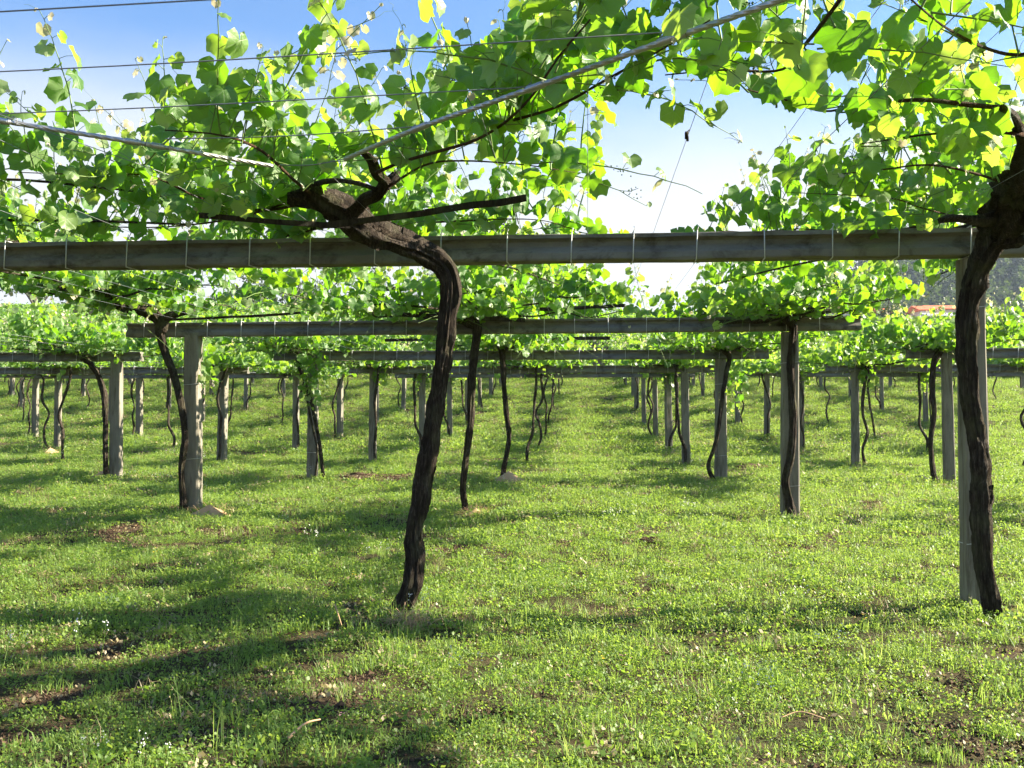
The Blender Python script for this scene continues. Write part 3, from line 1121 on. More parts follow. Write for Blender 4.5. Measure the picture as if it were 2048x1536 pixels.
def arm_path(rows, z, r0, r1):
    out = []
    for i, row in enumerate(rows):
        zz = row[2] if len(row) > 2 else z
        p = at_z(row[0], row[1], zz)
        f = i / max(len(rows) - 1, 1)
        out.append([*p, .8 * (r0 * (1 - f) + r1 * f * .6)])
    return out


def in_frame(p, m=40):
    x, y, d = proj(p)
    return -m < x < 2048 + m and -m < y < 1536 + m and d > .5


def hero_vine(label, base, trunk_pts, arms, seed, n_leaf=300, each_shoot=True, extra_trunks=(), mean=.5, spacing=.10, mask=gap, knots=(), hang=(), group='nearest vines of the pergola', density=1.0, clear=(), smax=.074, trunk_n=60):
    base = np.array(base, float)
    v = empty('grapevine', base)
    tag(v, label, 'grapevine', group)
    make_trunk(v, base, trunk_pts, seed, n=trunk_n)
    for i, e in enumerate(extra_trunks):
        make_trunk(v, base, e, seed + 50 + i, 30, 20, .16, 'limb')
    for i, arm in enumerate(arms):
        make_trunk(v, base, arm, seed + 100 + i, max(10, int(len(arm) * 5)), 9, .10, 'arm', 'cane' if arm[0][3] < .016 else 'bark')
    shoots, leaves = grow(arms, seed + 7, spacing, mean, mask, smax, hang=hang, density=density, sig=.60 if each_shoot else .42, floor=None if each_shoot else 2.11)
    rg = np.random.default_rng(seed + 9)
    if each_shoot:          # old wood and the cables carry few leaves
        CQ = np.vstack([catmull(np.array(c1), 60), catmull(np.array(c2), 60)])
        kept = []
        for lf in leaves:
            x_, y_, d_ = proj(lf[0])
            if any(((x_ - a_) / ra) ** 2 + ((y_ - b_) / rb) ** 2 < 1 and d_ < dm for a_, b_, ra, rb, dm in clear) and rg.uniform() < .9: continue
            if lf[0][2] < CABLE_Z + .09 and np.min(np.linalg.norm((CQ - lf[0])[:, :2], axis=1)) < .11 and rg.uniform() < .85: continue
            if lf[0][2] - .5 * lf[2] < 2.12 and y_ > 300 and rg.uniform() < .8: continue
            kept.append(lf)
        tot = np.bincount([lf[5] for lf in leaves], minlength=len(shoots)); got = np.bincount([lf[5] for lf in kept], minlength=len(shoots))
        good = got >= .6 * np.maximum(tot, 1)
        leaves = [lf for lf in kept if good[lf[5]]]
        shoots = [sh_ for i_, sh_ in enumerate(shoots) if good[i_]]
    # biggest visible leaves become single objects
    size = np.array([lf[2] / proj(lf[0])[2] if in_frame(lf[0]) else 0 for lf in leaves])
    order = np.argsort(-size)
    single = set(int(i) for i in order[:n_leaf] if size[i] > 0)
    rest = []
    for i, lf in enumerate(leaves):
        p, R, s, age, node = lf[:5]
        if i in single:
            kind = 'leaf' if age < .62 else ('young' if age < .9 else 'tip')
            o = link('leaf', LEAFME[kind][rg.integers(len(LEAFME[kind]))], v)
            m = Matrix(np.c_[R * s, p - base].tolist() + [[0, 0, 0, 1]])
            o.matrix_basis = m
        else:
            rest.append((p - base, R, s, age))
    if rest:
        tag(link('foliage', foliage_mesh(rest, seed + 11, [M['leaf'], M['young'], M['tip']], HIGH if each_shoot else LOW), v), kind='stuff')
    if each_shoot:
        groups = {}
        for si, (P, r) in enumerate(shoots):
            mb = MB()
            V, F = tube(P - base, np.linspace(r, r * .35, len(P)), 5, False); mb.add(V, F)
            groups[si] = (mb, P)
        keys = np.array([g[1][0] for g in groups.values()])
        # petioles go with the shoot whose node they leave
        alln = np.concatenate([g[1] for g in groups.values()]); own = np.concatenate([[si] * len(g[1]) for si, g in groups.items()])
        for lf in leaves:
            j = int(np.argmin(((alln - lf[4]) ** 2).sum(1)))
            V, F = tube([lf[4] - base, (lf[4] + lf[0]) / 2 - base + [0, 0, .006], lf[0] - base], [.0019, .0015, .0013], 3, False)
            groups[int(own[j])][0].add(V, F)
        for si, (mb, P) in groups.items():
            link('shoot', mb.mesh('shoot', [M['shoot']]), v)
            if rg.uniform() < .35 and len(P) > 5:       # flower cluster and tendril
                q = P[len(P) // 2] - base
                cm = MB(); d = unit(np.array([*rg.normal(0, 1, 2), -.2]))
                V, F = tube([q, q + d * .05, q + d * .09 + [0, 0, .02]], .0014, 3, False); cm.add(V, F)
                for k in range(16):
                    c = q + d * rg.uniform(.03, .09) + rg.normal(0, .011, 3); s = rg.uniform(.003, .0048)
                    cm.add(c + s * np.array([[1, 0, 0], [-1, 0, 0], [0, 1, 0], [0, -1, 0], [0, 0, 1], [0, 0, -1]]), [[0, 2, 4], [2, 1, 4], [1, 3, 4], [3, 0, 4], [2, 0, 5], [1, 2, 5], [3, 1, 5], [0, 3, 5]])
                link('flower_cluster', cm.mesh('flower_cluster', [M['bud']]), v)
            if rg.uniform() < .3:
                q = P[-1] - base; d = unit(np.array([*rg.normal(0, 1, 2), .6]))
                T = [q + d * u * .11 + np.array([.012 * math.sin(u * 9), .012 * math.cos(u * 8), .02 * math.sin(3 * u)]) * u for u in np.linspace(0, 1, 9)]
                V, F = tube(T, np.linspace(.0011, .0006, 9), 3, False)
                link('tendril', new_mesh('tendril', V, F, [M['shoot']]), v)
    else:
        sm = shoots_mesh([(P - base, r) for P, r in shoots], [(lf[0] - base, 0, 0, 0, lf[4] - base) for lf in leaves])
        tag(link('shoots', sm, v), kind='stuff')
    return v


# vine A: the leaning trunk in the middle foreground
bA = ground_at(798, 1236)
tA = px_path([(790, 1262, 5.66, 70), (799, 1232, 5.66, 61), (822, 1180, 5.67, 50), (829, 1120, 5.68, 46), (826, 1070, 5.69, 45), (838, 1000, 5.70, 45), (852, 930, 5.71, 46), (866, 850, 5.72, 47),
              (879, 770, 5.73, 45), (890, 690, 5.74, 45), (898, 630, 5.75, 47), (902, 585, 5.76, 50), (897, 548, 5.76, 55), (872, 520, 5.74, 60), (832, 498, 5.68, 62), (786, 481, 5.6, 70), (742, 466, 5.5, 79), (706, 440, 5.42, 89), (672, 412, 5.34, 79), (636, 402, 5.28, 60), (600, 398, 5.24, 46), (574, 396, 5.22, 29)])
eA = [px_path([(700, 440, 5.4, 40), (728, 402, 5.2, 34), (757, 385, 5.05, 34), (770, 362, 4.95, 30), (752, 345, 4.85, 26), (742, 318, 4.75, 22), (716, 296, 4.65, 16)]),
      px_path([(770, 372, 4.98, 30), (790, 355, 5.0, 28), (793, 345, 5.02, 20)]),
      px_path([(672, 412, 5.33, 56), (640, 392, 5.25, 56), (617, 378, 5.2, 40), (611, 362, 5.2, 22)]),
      px_path([(600, 382, 5.2, 12), (625, 370, 5.12, 14), (668, 362, 5.05, 15), (712, 366, 5.0, 14), (752, 380, 4.98, 13)])]
aA = [arm_path([(752, 345), (800, 325), (880, 302), (950, 280), (1010, 245), (1065, 190), (1120, 110), (1180, 40)], 2.21, .014, .007),
      arm_path([(780, 372), (850, 330), (930, 322), (1050, 330), (1150, 345)], 2.22, .010, .005),
      arm_path([(850, 445), (930, 442), (1010, 438), (1090, 442), (1165, 465)], 2.24, .010, .004),
      arm_path([(690, 440), (600, 370), (520, 300), (440, 270), (330, 260)], 2.24, .016, .007),
      arm_path([(640, 400), (520, 420), (400, 395), (300, 352), (190, 350), (40, 345)], 2.22, .014, .006),
      arm_path([(620, 460), (560, 488), (515, 505)], 2.16, .010, .006),
      arm_path([(600, 398), (450, 440), (300, 455), (150, 450)], 2.24, .012, .006),
      arm_path([(1010, 245), (1110, 215), (1230, 150), (1330, 95), (1420, 40)], 2.23, .010, .006),
      [[-1.15, 5.5, 2.17, .02], [-1.5, 6.6, 2.2, .014], [-1.7, 7.6, 2.2, .010], [-2.1, 8.6, 2.2, .006]],
      [[-1.1, 5.6, 2.17, .02], [-.9, 6.8, 2.2, .013], [-.5, 7.8, 2.2, .009], [-.2, 8.8, 2.2, .006]],
      [[-1.2, 5.5, 2.17, .016], [-2.0, 6.4, 2.2, .012], [-2.7, 7.4, 2.2, .006]]]
hero_vine('leaning old grapevine with a sharply bent bare trunk in the middle foreground', bA, tA, aA, 100, 300, True, eA, .42, .078, trunk_n=170, smax=.074, clear=[(690, 425, 140, 62, 5.9), (760, 340, 60, 45, 5.3), (840, 500, 90, 50, 6)])

# vine B: thick dark trunk on the right
bB = ground_at(1986, 1222)
tB = px_path([(1992, 1250, 5.72, 56), (1986, 1215, 5.72, 47), (1974, 1150, 5.73, 44), (1964, 1060, 5.75, 47), (1962, 980, 5.76, 47), (1958, 900, 5.77, 44), (1944, 820, 5.78, 44), (1934, 740, 5.78, 47), (1936, 660, 5.78, 52),
              (1944, 590, 5.76, 55), (1958, 540, 5.72, 58), (1980, 495, 5.66, 74), (2004, 460, 5.58, 95), (2022, 420, 5.45, 115), (2036, 385, 5.3, 115), (2052, 345, 5.1, 92)])
eB = [px_path([(1990, 480, 5.6, 50), (2024, 486, 5.55, 34), (2050, 480, 5.5, 26)]), px_path([(2020, 432, 5.45, 44), (1960, 440, 5.4, 30), (1905, 436, 5.35, 22), (1880, 440, 5.3, 16)]),
      px_path([(2040, 380, 5.2, 60), (2048, 300, 4.6, 40), (2030, 240, 4.1, 26), (2005, 215, 3.85, 20)])]
aB = [arm_path([(1905, 436), (1840, 452), (1780, 462), (1700, 466), (1600, 458), (1500, 466)], 2.23, .015, .006),
      arm_path([(2010, 215), (1930, 208), (1850, 200), (1780, 204), (1700, 215), (1640, 222), (1560, 196), (1490, 178)], 2.25, .016, .006),
      arm_path([(1900, 430), (1840, 415), (1790, 398), (1690, 390), (1570, 385)], 2.23, .008, .004),
      arm_path([(2048, 270), (1960, 262), (1850, 270), (1720, 288)], 2.22, .014, .006),
      arm_path([(1720, -60), (1665, 20), (1610, 90), (1560, 140), (1440, 140), (1330, 150)], 2.2, .012, .006),
      arm_path([(2040, 380), (1960, 350), (1860, 330), (1760, 340), (1660, 350)], 2.24, .012, .006),
      arm_path([(2140, 90), (2020, 110), (1900, 60), (1800, -20)], 2.25, .012, .006),
      arm_path([(1500, 466), (1450, 462), (1420, 468)], 2.2, .006, .004),
      [[2.4, 5.3, 2.2, .02], [3.2, 4.5, 2.2, .012], [3.8, 3.6, 2.2, .006]],
      [[2.3, 5.6, 2.17, .02], [2.0, 6.8, 2.2, .013], [1.5, 7.8, 2.2, .009], [1.1, 8.8, 2.2, .006]],
      [[2.3, 5.6, 2.17, .016], [2.7, 6.8, 2.2, .012], [2.8, 8.6, 2.2, .006]]]
hero_vine('thick dark grapevine trunk in front of the concrete post at far right foreground', bB, tB, aB, 200, 300, True, eB, .43, .088, trunk_n=170, smax=.076, clear=[(2010, 420, 110, 70, 6)])

# vine at the left end of the first beam (trunk outside the picture, canopy inside)
bL = np.array([-4.35, 5.8, float(gz(-4.35, 5.8))])
tL = [[-4.35, 5.8, -.05, .07], [-4.4, 5.8, .7, .055], [-4.3, 5.8, 1.4, .055], [-4.3, 5.75, 1.95, .06], [-4.2, 5.6, 2.15, .07]]
aL = [[[-4.2, 5.6, 2.16, .02], [-3.5, 5.0, 2.2, .014], [-2.8, 4.7, 2.22, .009], [-2.2, 4.9, 2.2, .006]], [[-4.2, 5.6, 2.16, .02], [-3.6, 6.3, 2.2, .014], [-2.9, 7.0, 2.2, .009], [-2.5, 8.2, 2.2, .006]],
      [[-4.2, 5.6, 2.16, .02], [-3.9, 4.7, 2.2, .014], [-3.1, 4.1, 2.2, .008]], [[-4.2, 5.6, 2.16, .02], [-4.5, 7.2, 2.2, .014], [-4.2, 8.8, 2.2, .007]], [[-4.2, 5.6, 2.16, .02], [-3.2, 5.7, 2.22, .012], [-2.3, 5.9, 2.22, .007]]]
hero_vine('grapevine whose leafy arms reach in from beyond the left edge of the picture', bL, tL, aL, 300, 240, True, (), .34, .09)


def gen_arms(cx, cy, cz, seed, sx=1.5, sy=2.8, slope=0.0, bias=None):
    rg = np.random.default_rng(seed)
    arms = []
    for k in range(8):
        a = k / 8 * TAU + rg.normal(0, .18)
        ex, ey = math.cos(a) * sx * rg.uniform(.8, 1.05), math.sin(a) * sy * rg.uniform(.8, 1.05)
        if abs(math.cos(a)) > .6 and abs(math.sin(a)) > .6: ex *= 1.15; ey *= 1.15
        n = 7
        P = []
        for i in range(n + 1):
            f = i / n
            P.append([cx + ex * f + rg.normal(0, .08) * (f > 0), cy + ey * f + rg.normal(0, .08) * (f > 0), cz + .04 * f + slope * ey * f + rg.normal(0, .025), .018 * (1 - f) + .004 * f])
        arms.append(P)
    return arms


def simple_hero(label, basepx, path, seed, Y, n_leaf, top, limb=(), hang=(), group='vines of the second and third rows', density=1.0, sx=1.5):
    b = ground_at(*basepx)
    b[1] = path[0][2]
    tp = px_path(path)
    b = np.array([tp[0][0], tp[0][1], float(gz(tp[0][0], tp[0][1]))])
    tp[0][2] = min(tp[0][2], b[2] - .03)
    c = tp[-1][:3]
    arms = gen_arms(c[0], c[1], max(c[2], 2.14), seed, sx)
    return hero_vine(label, b, tp, arms, seed, n_leaf, False, [px_path(l) for l in limb], .44, .068, gap, hang=hang, group=group, density=density, trunk_n=70)


Y2, Y3, Y4 = ROWS[1] - .17, ROWS[2] - .2, ROWS[3] - .2
simple_hero('curving grapevine trunk leaning on the sunlit post under the second beam', (366, 1046),
            [(366, 1052, Y2, 22), (365, 1000, Y2, 19), (363, 940, Y2, 17), (370, 880, Y2, 18), (364, 820, Y2, 19), (350, 760, Y2, 20), (332, 710, Y2, 21), (320, 668, Y2, 23), (318, 640, Y2, 30), (290, 620, Y2, 34), (245, 612, Y2 - .3, 30), (228, 590, Y2 - .7, 22)],
            400, ROWS[1], 260, None, [[(320, 660, Y2, 30), (340, 632, Y2, 24), (390, 622, Y2, 12)], [(228, 590, Y2 - .7, 20), (180, 585, Y2 - 1, 12), (120, 578, Y2 - 1.2, 8)]],
            hang=[at(408, 690, Y2 + .3), at(415, 715, Y2 + .35), at(402, 700, Y2 + .3), at(412, 680, Y2 + .35), at(418, 700, Y2 + .4)])
simple_hero('slender grapevine trunk leaning just behind the big bent vine, second row', (934, 1032),
            [(934, 1040, Y2, 20), (930, 1010, Y2, 17), (926, 970, Y2, 16), (932, 910, Y2, 17), (940, 850, Y2, 18), (943, 780, Y2, 19), (948, 710, Y2, 21), (954, 670, Y2, 24), (952, 645, Y2, 30), (930, 632, Y2 - .1, 28)],
            500, ROWS[1], 280, None, [[(950, 650, Y2, 30), (900, 636, Y2, 16), (800, 628, Y2 - .2, 10)]], sx=1.95)
simple_hero('wavy grapevine trunk rising in front of the right post of the second beam', (1582, 1026),
            [(1585, 1034, Y2, 26), (1578, 1000, Y2, 20), (1572, 960, Y2, 18), (1582, 910, Y2, 18), (1586, 860, Y2, 18), (1584, 800, Y2, 18), (1582, 740, Y2, 18), (1583, 690, Y2, 18), (1584, 650, Y2, 20), (1570, 630, Y2 - .1, 30)],
            600, ROWS[1], 280, None, [[(1575, 632, Y2, 26), (1640, 625, Y2, 16), (1720, 612, Y2, 9)], [(1575, 632, Y2, 22), (1500, 640, Y2, 14), (1430, 645, Y2, 9)]], sx=1.35)
simple_hero('thin grapevine trunks beside the post covered with hanging leaves, third beam left', (645, 965),
            [(650, 968, Y3, 10), (644, 930, Y3, 9), (638, 880, Y3, 9), (626, 820, Y3, 9), (612, 770, Y3, 10), (600, 735, Y3, 12), (598, 715, Y3, 15)],
            700, ROWS[2], 180, None, [[(630, 964, Y3 - .05, 6), (634, 900, Y3 - .05, 6), (622, 840, Y3 - .05, 6), (612, 790, Y3, 6)]],
            hang=[at(x, y, Y3 - .1) for x, y in ((600, 700), (615, 708), (628, 705), (640, 702), (655, 712), (610, 735), (632, 738), (622, 750), (650, 700), (590, 715), (605, 720), (620, 725), (645, 722), (636, 755), (612, 752), (628, 730))])
simple_hero('grapevine trunk with a straw heap at its foot, third row by the grass aisle', (1012, 965),
            [(1010, 968, Y3, 18), (1006, 950, Y3, 14), (1014, 905, Y3, 13), (1018, 870, Y3, 13), (1012, 820, Y3, 13), (1008, 770, Y3, 13), (1006, 730, Y3, 14), (1004, 705, Y3, 17), (1002, 690, Y3, 22)],
            720, ROWS[2], 180, None, [[(1003, 700, Y3, 14), (1040, 690, Y3 - .1, 8)], [(1003, 700, Y3, 14), (985, 675, Y3 - .1, 8)]])
simple_hero('grapevine trunk bowed out to the left of the right post, third beam', (1428, 962),
            [(1432, 964, Y3, 12), (1420, 945, Y3, 11), (1418, 925, Y3, 10), (1430, 890, Y3, 10), (1438, 850, Y3, 10), (1444, 800, Y3, 10), (1452, 750, Y3, 11), (1458, 716, Y3, 13), (1450, 700, Y3, 18)],
            740, ROWS[2], 180, None, [[(1450, 700, Y3, 14), (1425, 690, Y3, 8)]], hang=[at(x, y, Y3 + .3) for x, y in ((1466, 745), (1462, 770), (1470, 735), (1474, 720), (1460, 725), (1480, 735))])
XL3 = POSTPOS[(2, -1, 1)]
simple_hero('grapevine trunk curling over the sunlit post of the left-hand third beam', (208, 957),
            [(212, 960, Y3, 16), (212, 930, Y3, 14), (210, 880, Y3, 14), (211, 830, Y3, 14), (208, 790, Y3, 15), (198, 755, Y3, 15), (182, 728, Y3, 15), (165, 715, Y3, 18)],
            760, ROWS[2], 150, None, ())
simple_hero('dark grapevine trunk hugging the post of the right-hand third beam', (1866, 956),
            [(1872, 958, Y3, 16), (1864, 930, Y3, 12), (1862, 880, Y3, 12), (1868, 820, Y3, 13), (1864, 770, Y3, 14), (1868, 725, Y3, 15), (1880, 702, Y3, 18)],
            780, ROWS[2], 150, None, ())

# ------------------------------------------------------------------ all other vines: copies of a few kinds
VAR = []
for q in range(6):
    arms = gen_arms(0, 0, .0, 900 + q)
    sh, lv = grow(arms, 930 + q, .078, .40, None, .082, floor=-.05)
    rgv = np.random.default_rng(q)
    hangs = []
    if q in (1, 4):
        sh2, lv2 = grow([], 950 + q, hang=[rgv.normal(0, .12, 3) * [1, 1, .3] for _ in range(7)])
        sh += sh2; lv += lv2
    fol = foliage_mesh([l[:4] for l in lv], 960 + q, [M['leaf_far'], M['young'], M['tip']])
    mb = MB()
    for arm in arms:
        A = catmull(np.array(arm), 7)
        V, F = tube(A[:, :3], A[:, 3], 5, False); mb.add(V, F)
    armme = mb.mesh('arm', [M['bark']])
    tp = [[0, 0, -.06, .062], [0, 0, .05, .05]]
    x = 0.0
    for z in (.35, .7, 1.05, 1.4, 1.75, 1.98):
        x += rgv.normal(0, .055)
        tp.append([x, rgv.normal(0, .03), z, .038 + .008 * rgv.uniform()])
    tp.append([x + rgv.normal(0, .05), 0, 2.14, .07])
    V, F = bark_tube(np.array(tp), 26, 10, 970 + q, .13)
    VAR.append((fol, armme, new_mesh('trunk', V, F, [M['bark']]), x))

taken = {(0, 0, 0), (0, 0, 1), (0, 0, 2), (1, 0, 0), (1, 0, 1), (1, 0, 2), (2, 0, 0), (2, 0, 1), (2, 0, 2), (2, -1, 2), (2, 1, 0), (1, 1, 0)}
XPX = {(3, 0, 1): 1055, (3, 0, 2): 1370, (3, 0, 0): 750}
WHERE = ['by the left post', 'midway', 'by the right post']
for (r, blk), (bm, x0, x1, zg) in BEAMS.items():
    Y = ROWS[r]
    xl, xr = POSTPOS[(r, blk, 0)], POSTPOS[(r, blk, 1)]
    for k in range(3):
        if (r, blk, k) in taken: continue
        x = (xl, (xl + xr) / 2 - .15 + rgl.normal(0, .12), xr)[k] + (rgl.choice([-.12, .0, .13]) if k != 1 else 0)
        if blk == 0 and k == 1: x = -1.28 + rgl.normal(0, .05)
        if (r, blk, k) in XPX: x = at(XPX[(r, blk, k)], 900, Y - .2)[0]
        yb = Y - .2 + rgl.normal(0, .04)
        if not (r == 1 and blk == 1) and not visible(x - 2, x + 2, Y, zg + 2, 0): continue
        q = int(rgl.integers(6))
        fol, armme, tru, tx = VAR[q]
        b = empty('grapevine', (x, yb, float(gz(x, yb))))
        sl_ = float((gbase(x, yb + 1) - gbase(x, yb - 1)) / 2)
        flip = rgl.choice([-1, 1])
        t_ = link('trunk', tru, b); t_.scale = (flip, 1, 1); t_.rotation_euler = (0, 0, rgl.choice([0, math.pi]) + rgl.normal(0, .3))
        for nm, me_ in (('arm', armme), ('foliage', fol)):
            o = link(nm, me_, b, (0, .15, 2.15 + zg - float(gbase(x, yb))))
            o.rotation_euler = (math.atan(sl_), 0, rgl.choice([0, math.pi]))
            o.scale = (flip, 1, rgl.uniform(.85, 1.15))
            if nm == 'foliage': o['kind'] = 'stuff'
        if r < 6 and abs(blk) <= 1:
            tag(b, 'grapevine %s under the %s beam of the %s block' % (WHERE[k], ORD[r], SIDE[blk]), 'grapevine', 'grapevines further back in the pergola')
        else:
            tag(b, 'small distant grapevine, %s, %s' % (('left post', 'midway', 'right post')[k], FAR(r, blk)), 'grapevine', 'distant grapevines')

# ------------------------------------------------------------------ far slope of the vineyard (reads as one mass)
rg = np.random.default_rng(8)
srcs = []
for q in range(4):
    lv = []
    for i in range(16):
        p = np.array([*rg.normal(0, .28, 2), rg.uniform(-.1, .45)])
        tip = unit(np.array([*rg.normal(0, .6, 2), -rg.uniform(.1, 1)])); nr = unit(rg.normal(0, .5, 3) + [0, 0, .9]); nr = unit(nr - tip * (nr @ tip))
        lv.append((p, np.c_[np.cross(tip, nr), tip, nr], rg.uniform(.06, .12), rg.uniform(.3, .85)))
    srcs.append(foliage_mesh(lv, q, [M['leaf_far'], M['young'], M['tip']]))
n = 42000
y = rg.uniform(64, 114, n); x = rg.uniform(-.72, .62, n) * y
bl = ((x + 6.2) % PERIOD); keep = (bl > .6) | (rg.uniform(0, 1, n) < .25)
x, y = x[keep], y[keep]; n = len(x)
scatter('far_vineyard', np.c_[x, y, gbase(x, y) + 2.15 + rg.uniform(-.05, .35, n)], np.c_[rg.normal(0, .2, (n, 2)), rg.uniform(0, TAU, n)], rg.uniform(.8, 1.5, n), rg.integers(0, 4, n), srcs,
        'bright green vine canopy covering the rising slope far back', 'vineyard')

# ------------------------------------------------------------------ wooden laths lying in the canopy
LATHS = [((640, 452, 5.25), (1052, 396, 5.0), 12, 'dark wooden lath slanting right above the first beam across the vine crown'),
         ((398, 430, 5.1), (700, 452, 5.3), 11, 'dark wooden lath left of the vine crown above the first beam'),
         ((735, 578, 11.2), (1080, 572, 10.8), 8, 'thin wooden lath behind the bent trunk, between first and second beams'),
         ((330, 640, 11.1), (600, 626, 10.6), 5, 'thin wooden lath left of the bent trunk above the second beam'),
         ((770, 628, 11.0), (1050, 640, 11.3), 8, 'wooden lath just above the middle of the second beam'),
         ((1080, 618, 10.9), (1250, 610, 10.6), 7, 'short wooden lath over the grass aisle above the second beam'),
         ((770, 680, 16.8), (1220, 676, 16.4), 6, 'thin wooden lath above the third beam across the aisle')]
for (a, b, w, lab) in LATHS:
    A, B = at(a[0], a[1], a[2]), at(b[0], b[1], b[2])
    h = w * a[2] / FPX * .5
    d = unit(B - A); s = unit(np.cross(d, [0, 0, 1])); u = np.cross(s, d)
    V, F = [], []
    rgk = np.random.default_rng(int(a[0]))
    for i in range(9):
        c = A + (B - A) * i / 8 + u * rgk.normal(0, h * .12) - u * .006 * math.sin(i / 8 * math.pi)
        for (q, e) in ((-1, -1), (1, -1), (1, 1), (-1, 1)):
            V.append(c + s * q * h * .8 + u * e * h * rgk.uniform(.8, 1.1))
    for i in range(8):
        for q in range(4):
            F.append([i * 4 + q, i * 4 + (q + 1) % 4, i * 4 + 4 + (q + 1) % 4, i * 4 + 4 + q])
    F += [[3, 2, 1, 0], [32, 33, 34, 35]]
    tag(link('wooden_lath', new_mesh('wooden_lath', V, F, [M['lath']], False)), lab, 'lath', 'wooden laths supporting the vine arms')

# ------------------------------------------------------------------ straw heaps, soil clods, dead wood
def straw_heap(px, py, rad, label, seed):
    rad *= 1.35
    g = ground_at(px, py); rg = np.random.default_rng(seed)
    mb = MB()
    V = [(0, 0, rad * .42)]; F = []
    for i in range(12):
        a = i / 12 * TAU; r = rad * rg.uniform(.7, .95)
        V.append((r * math.cos(a), r * math.sin(a), -.02))
    F = [[0, 1 + i, 1 + (i + 1) % 12] for i in range(12)]
    mb.add(V, F)
    for i in range(170):
        a = rg.uniform(0, TAU); r = rad * math.sqrt(rg.uniform()); z = .03 + rad * .5 * (1 - r / rad) + rg.uniform(0, .02)
        c = np.array([r * math.cos(a), r * math.sin(a), z]); d = unit(np.array([*rg.normal(0, 1, 2), rg.normal(0, .25)])); s = np.array([-d[1], d[0], 0]) * .0025
        L = rg.uniform(.04, .12)
        b = [c - d * L, c - d * L + s, c + d * L + s - [0, 0, .02], c + d * L - [0, 0, .02]]
        mb.add(b, [[0, 1, 2, 3]])
    tag(link('straw_heap', mb.mesh('straw_heap', [M['straw']], False), None, g), label, 'straw', 'heaps of dry straw at the vine feet')


straw_heap(418, 1036, .24, 'heap of dry straw at the foot of the sunlit left post', 1)
straw_heap(1018, 966, .32, 'heap of dry straw around the trunk by the grass aisle', 2)
straw_heap(212, 956, .34, 'heap of dry straw at the post of the left-hand third beam', 3)
straw_heap(952, 1033, .16, 'small patch of dry straw at the slender trunk of the second row', 4)
straw_heap(100, 908, .30, 'heap of dry straw at a far left trunk', 5)
straw_heap(820, 1258, .10, 'little patch of dry straw at the foot of the big bent vine', 6)


def clod(px, py, sx, sy, sz, label, seed, mat='soil'):
    g = ground_at(px, py); rg = np.random.default_rng(seed)
    V, F = [], []
    n, m = 10, 6
    for i in range(m):
        ph = (i / (m - 1) - .25) * math.pi * .66
        for j in range(n):
            th = j / n * TAU; k = 1 + rg.normal(0, .16)
            V.append((sx * math.cos(th) * math.cos(ph) * k, sy * math.sin(th) * math.cos(ph) * k, sz * math.sin(ph) * k))
    for i in range(m - 1):
        for j in range(n):
            F.append([i * n + j, i * n + (j + 1) % n, (i + 1) * n + (j + 1) % n, (i + 1) * n + j])
    V.append((0, 0, sz)); F += [[(m - 1) * n + j, (m - 1) * n + (j + 1) % n, len(V) - 1] for j in range(n)]
    o = link('soil_clod', new_mesh('soil_clod', V, F, [M[mat]], False), None, g)
    o.rotation_euler = (0, 0, rg.normal(0, .3))
    tag(o, label, 'soil', 'dark clods of turned soil')


for i, (px, py, sx, sz, lab) in enumerate([
        (720, 950, .22, .06, 'dark log-like clod lying between the posts of the third beam'),
        (1275, 948, .3, .05, 'low dark ridge of soil across the aisle at the third row'),
        (1330, 944, .2, .07, 'dark soil lump beside the aisle, right of the low ridge'),
        (1500, 936, .35, .06, 'long dark soil clod left of the second beam right post'),
        (1535, 946, .2, .06, 'smaller soil clod touching the long dark one'),
        (1165, 955, .18, .04, 'small soil clod in the middle of the grass aisle'),
        (1300, 1090, .13, .05, 'dark soil clod in front of the aisle, right of centre'),
        (1245, 1095, .10, .04, 'dark soil clod next to another right of centre'),
        (920, 1110, .10, .03, 'small soil clod right of the big bent vine'),
        (1860, 955, .22, .04, 'flat soil clod at the foot of the right-hand third post'),
        (1890, 1058, .16, .03, 'flat pale soil clod left of the right foreground post'),
        (125, 832, .3, .05, 'soil lump among the far left posts')]):
    clod(px, py, sx, sx * .45, sz, lab, 40 + i)


def twig(pts, r, label, mat='straw'):
    P = [ground_at(px, py) + [0, 0, dz] for px, py, dz in pts]
    V, F = tube(catmull(np.array(P), 12), np.linspace(r, r * .5, 12), 5)
    tag(link('dry_twig', new_mesh('dry_twig', V, F, [M[mat]])), label, 'twig', 'dry twigs on the ground')


twig([(575, 1512, .03), (610, 1490, .045), (640, 1478, .04)], .006, 'pale dry twig lying in the grass at bottom left')
twig([(1650, 1470, .05), (1600, 1462, .06), (1560, 1468, .05)], .003, 'thin dry stalk lying in the grass at bottom right')
twig([(670, 1262, .1), (684, 1278, .04)], .004, 'short pale stick poking up left of the bent trunk')

# ------------------------------------------------------------------ background: trees, houses, wooded hill
def crown_mesh(seed, rx, ry, rz, n, leaf, lobes=9):
    rg = np.random.default_rng(seed)
    C = [np.array([rg.normal(0, .5) * rx, rg.normal(0, .5) * ry, rg.normal(0, .42) * rz]) for _ in range(lobes)]
    V, F, Rn = [], [], []
    for i in range(n):
        c = C[rg.integers(lobes)]
        d = unit(rg.normal(0, 1, 3)) * rg.uniform(.4, 1) ** .5
        p = c + d * np.array([rx, ry, rz]) * .42
        a = unit(rg.normal(0, 1, 3)); b = unit(np.cross(a, rg.normal(0, 1, 3))); s = leaf * rg.uniform(.5, 1.3)
        k = len(V); V += [p - a * s, p + b * s * .6, p + a * s, p - b * s * .6]; F.append([k, k + 1, k + 2, k + 3]); Rn += [rg.uniform()] * 4
    return new_mesh('crown', V, F, [M['tree']], False, np.zeros((len(V), 2)), Rn)


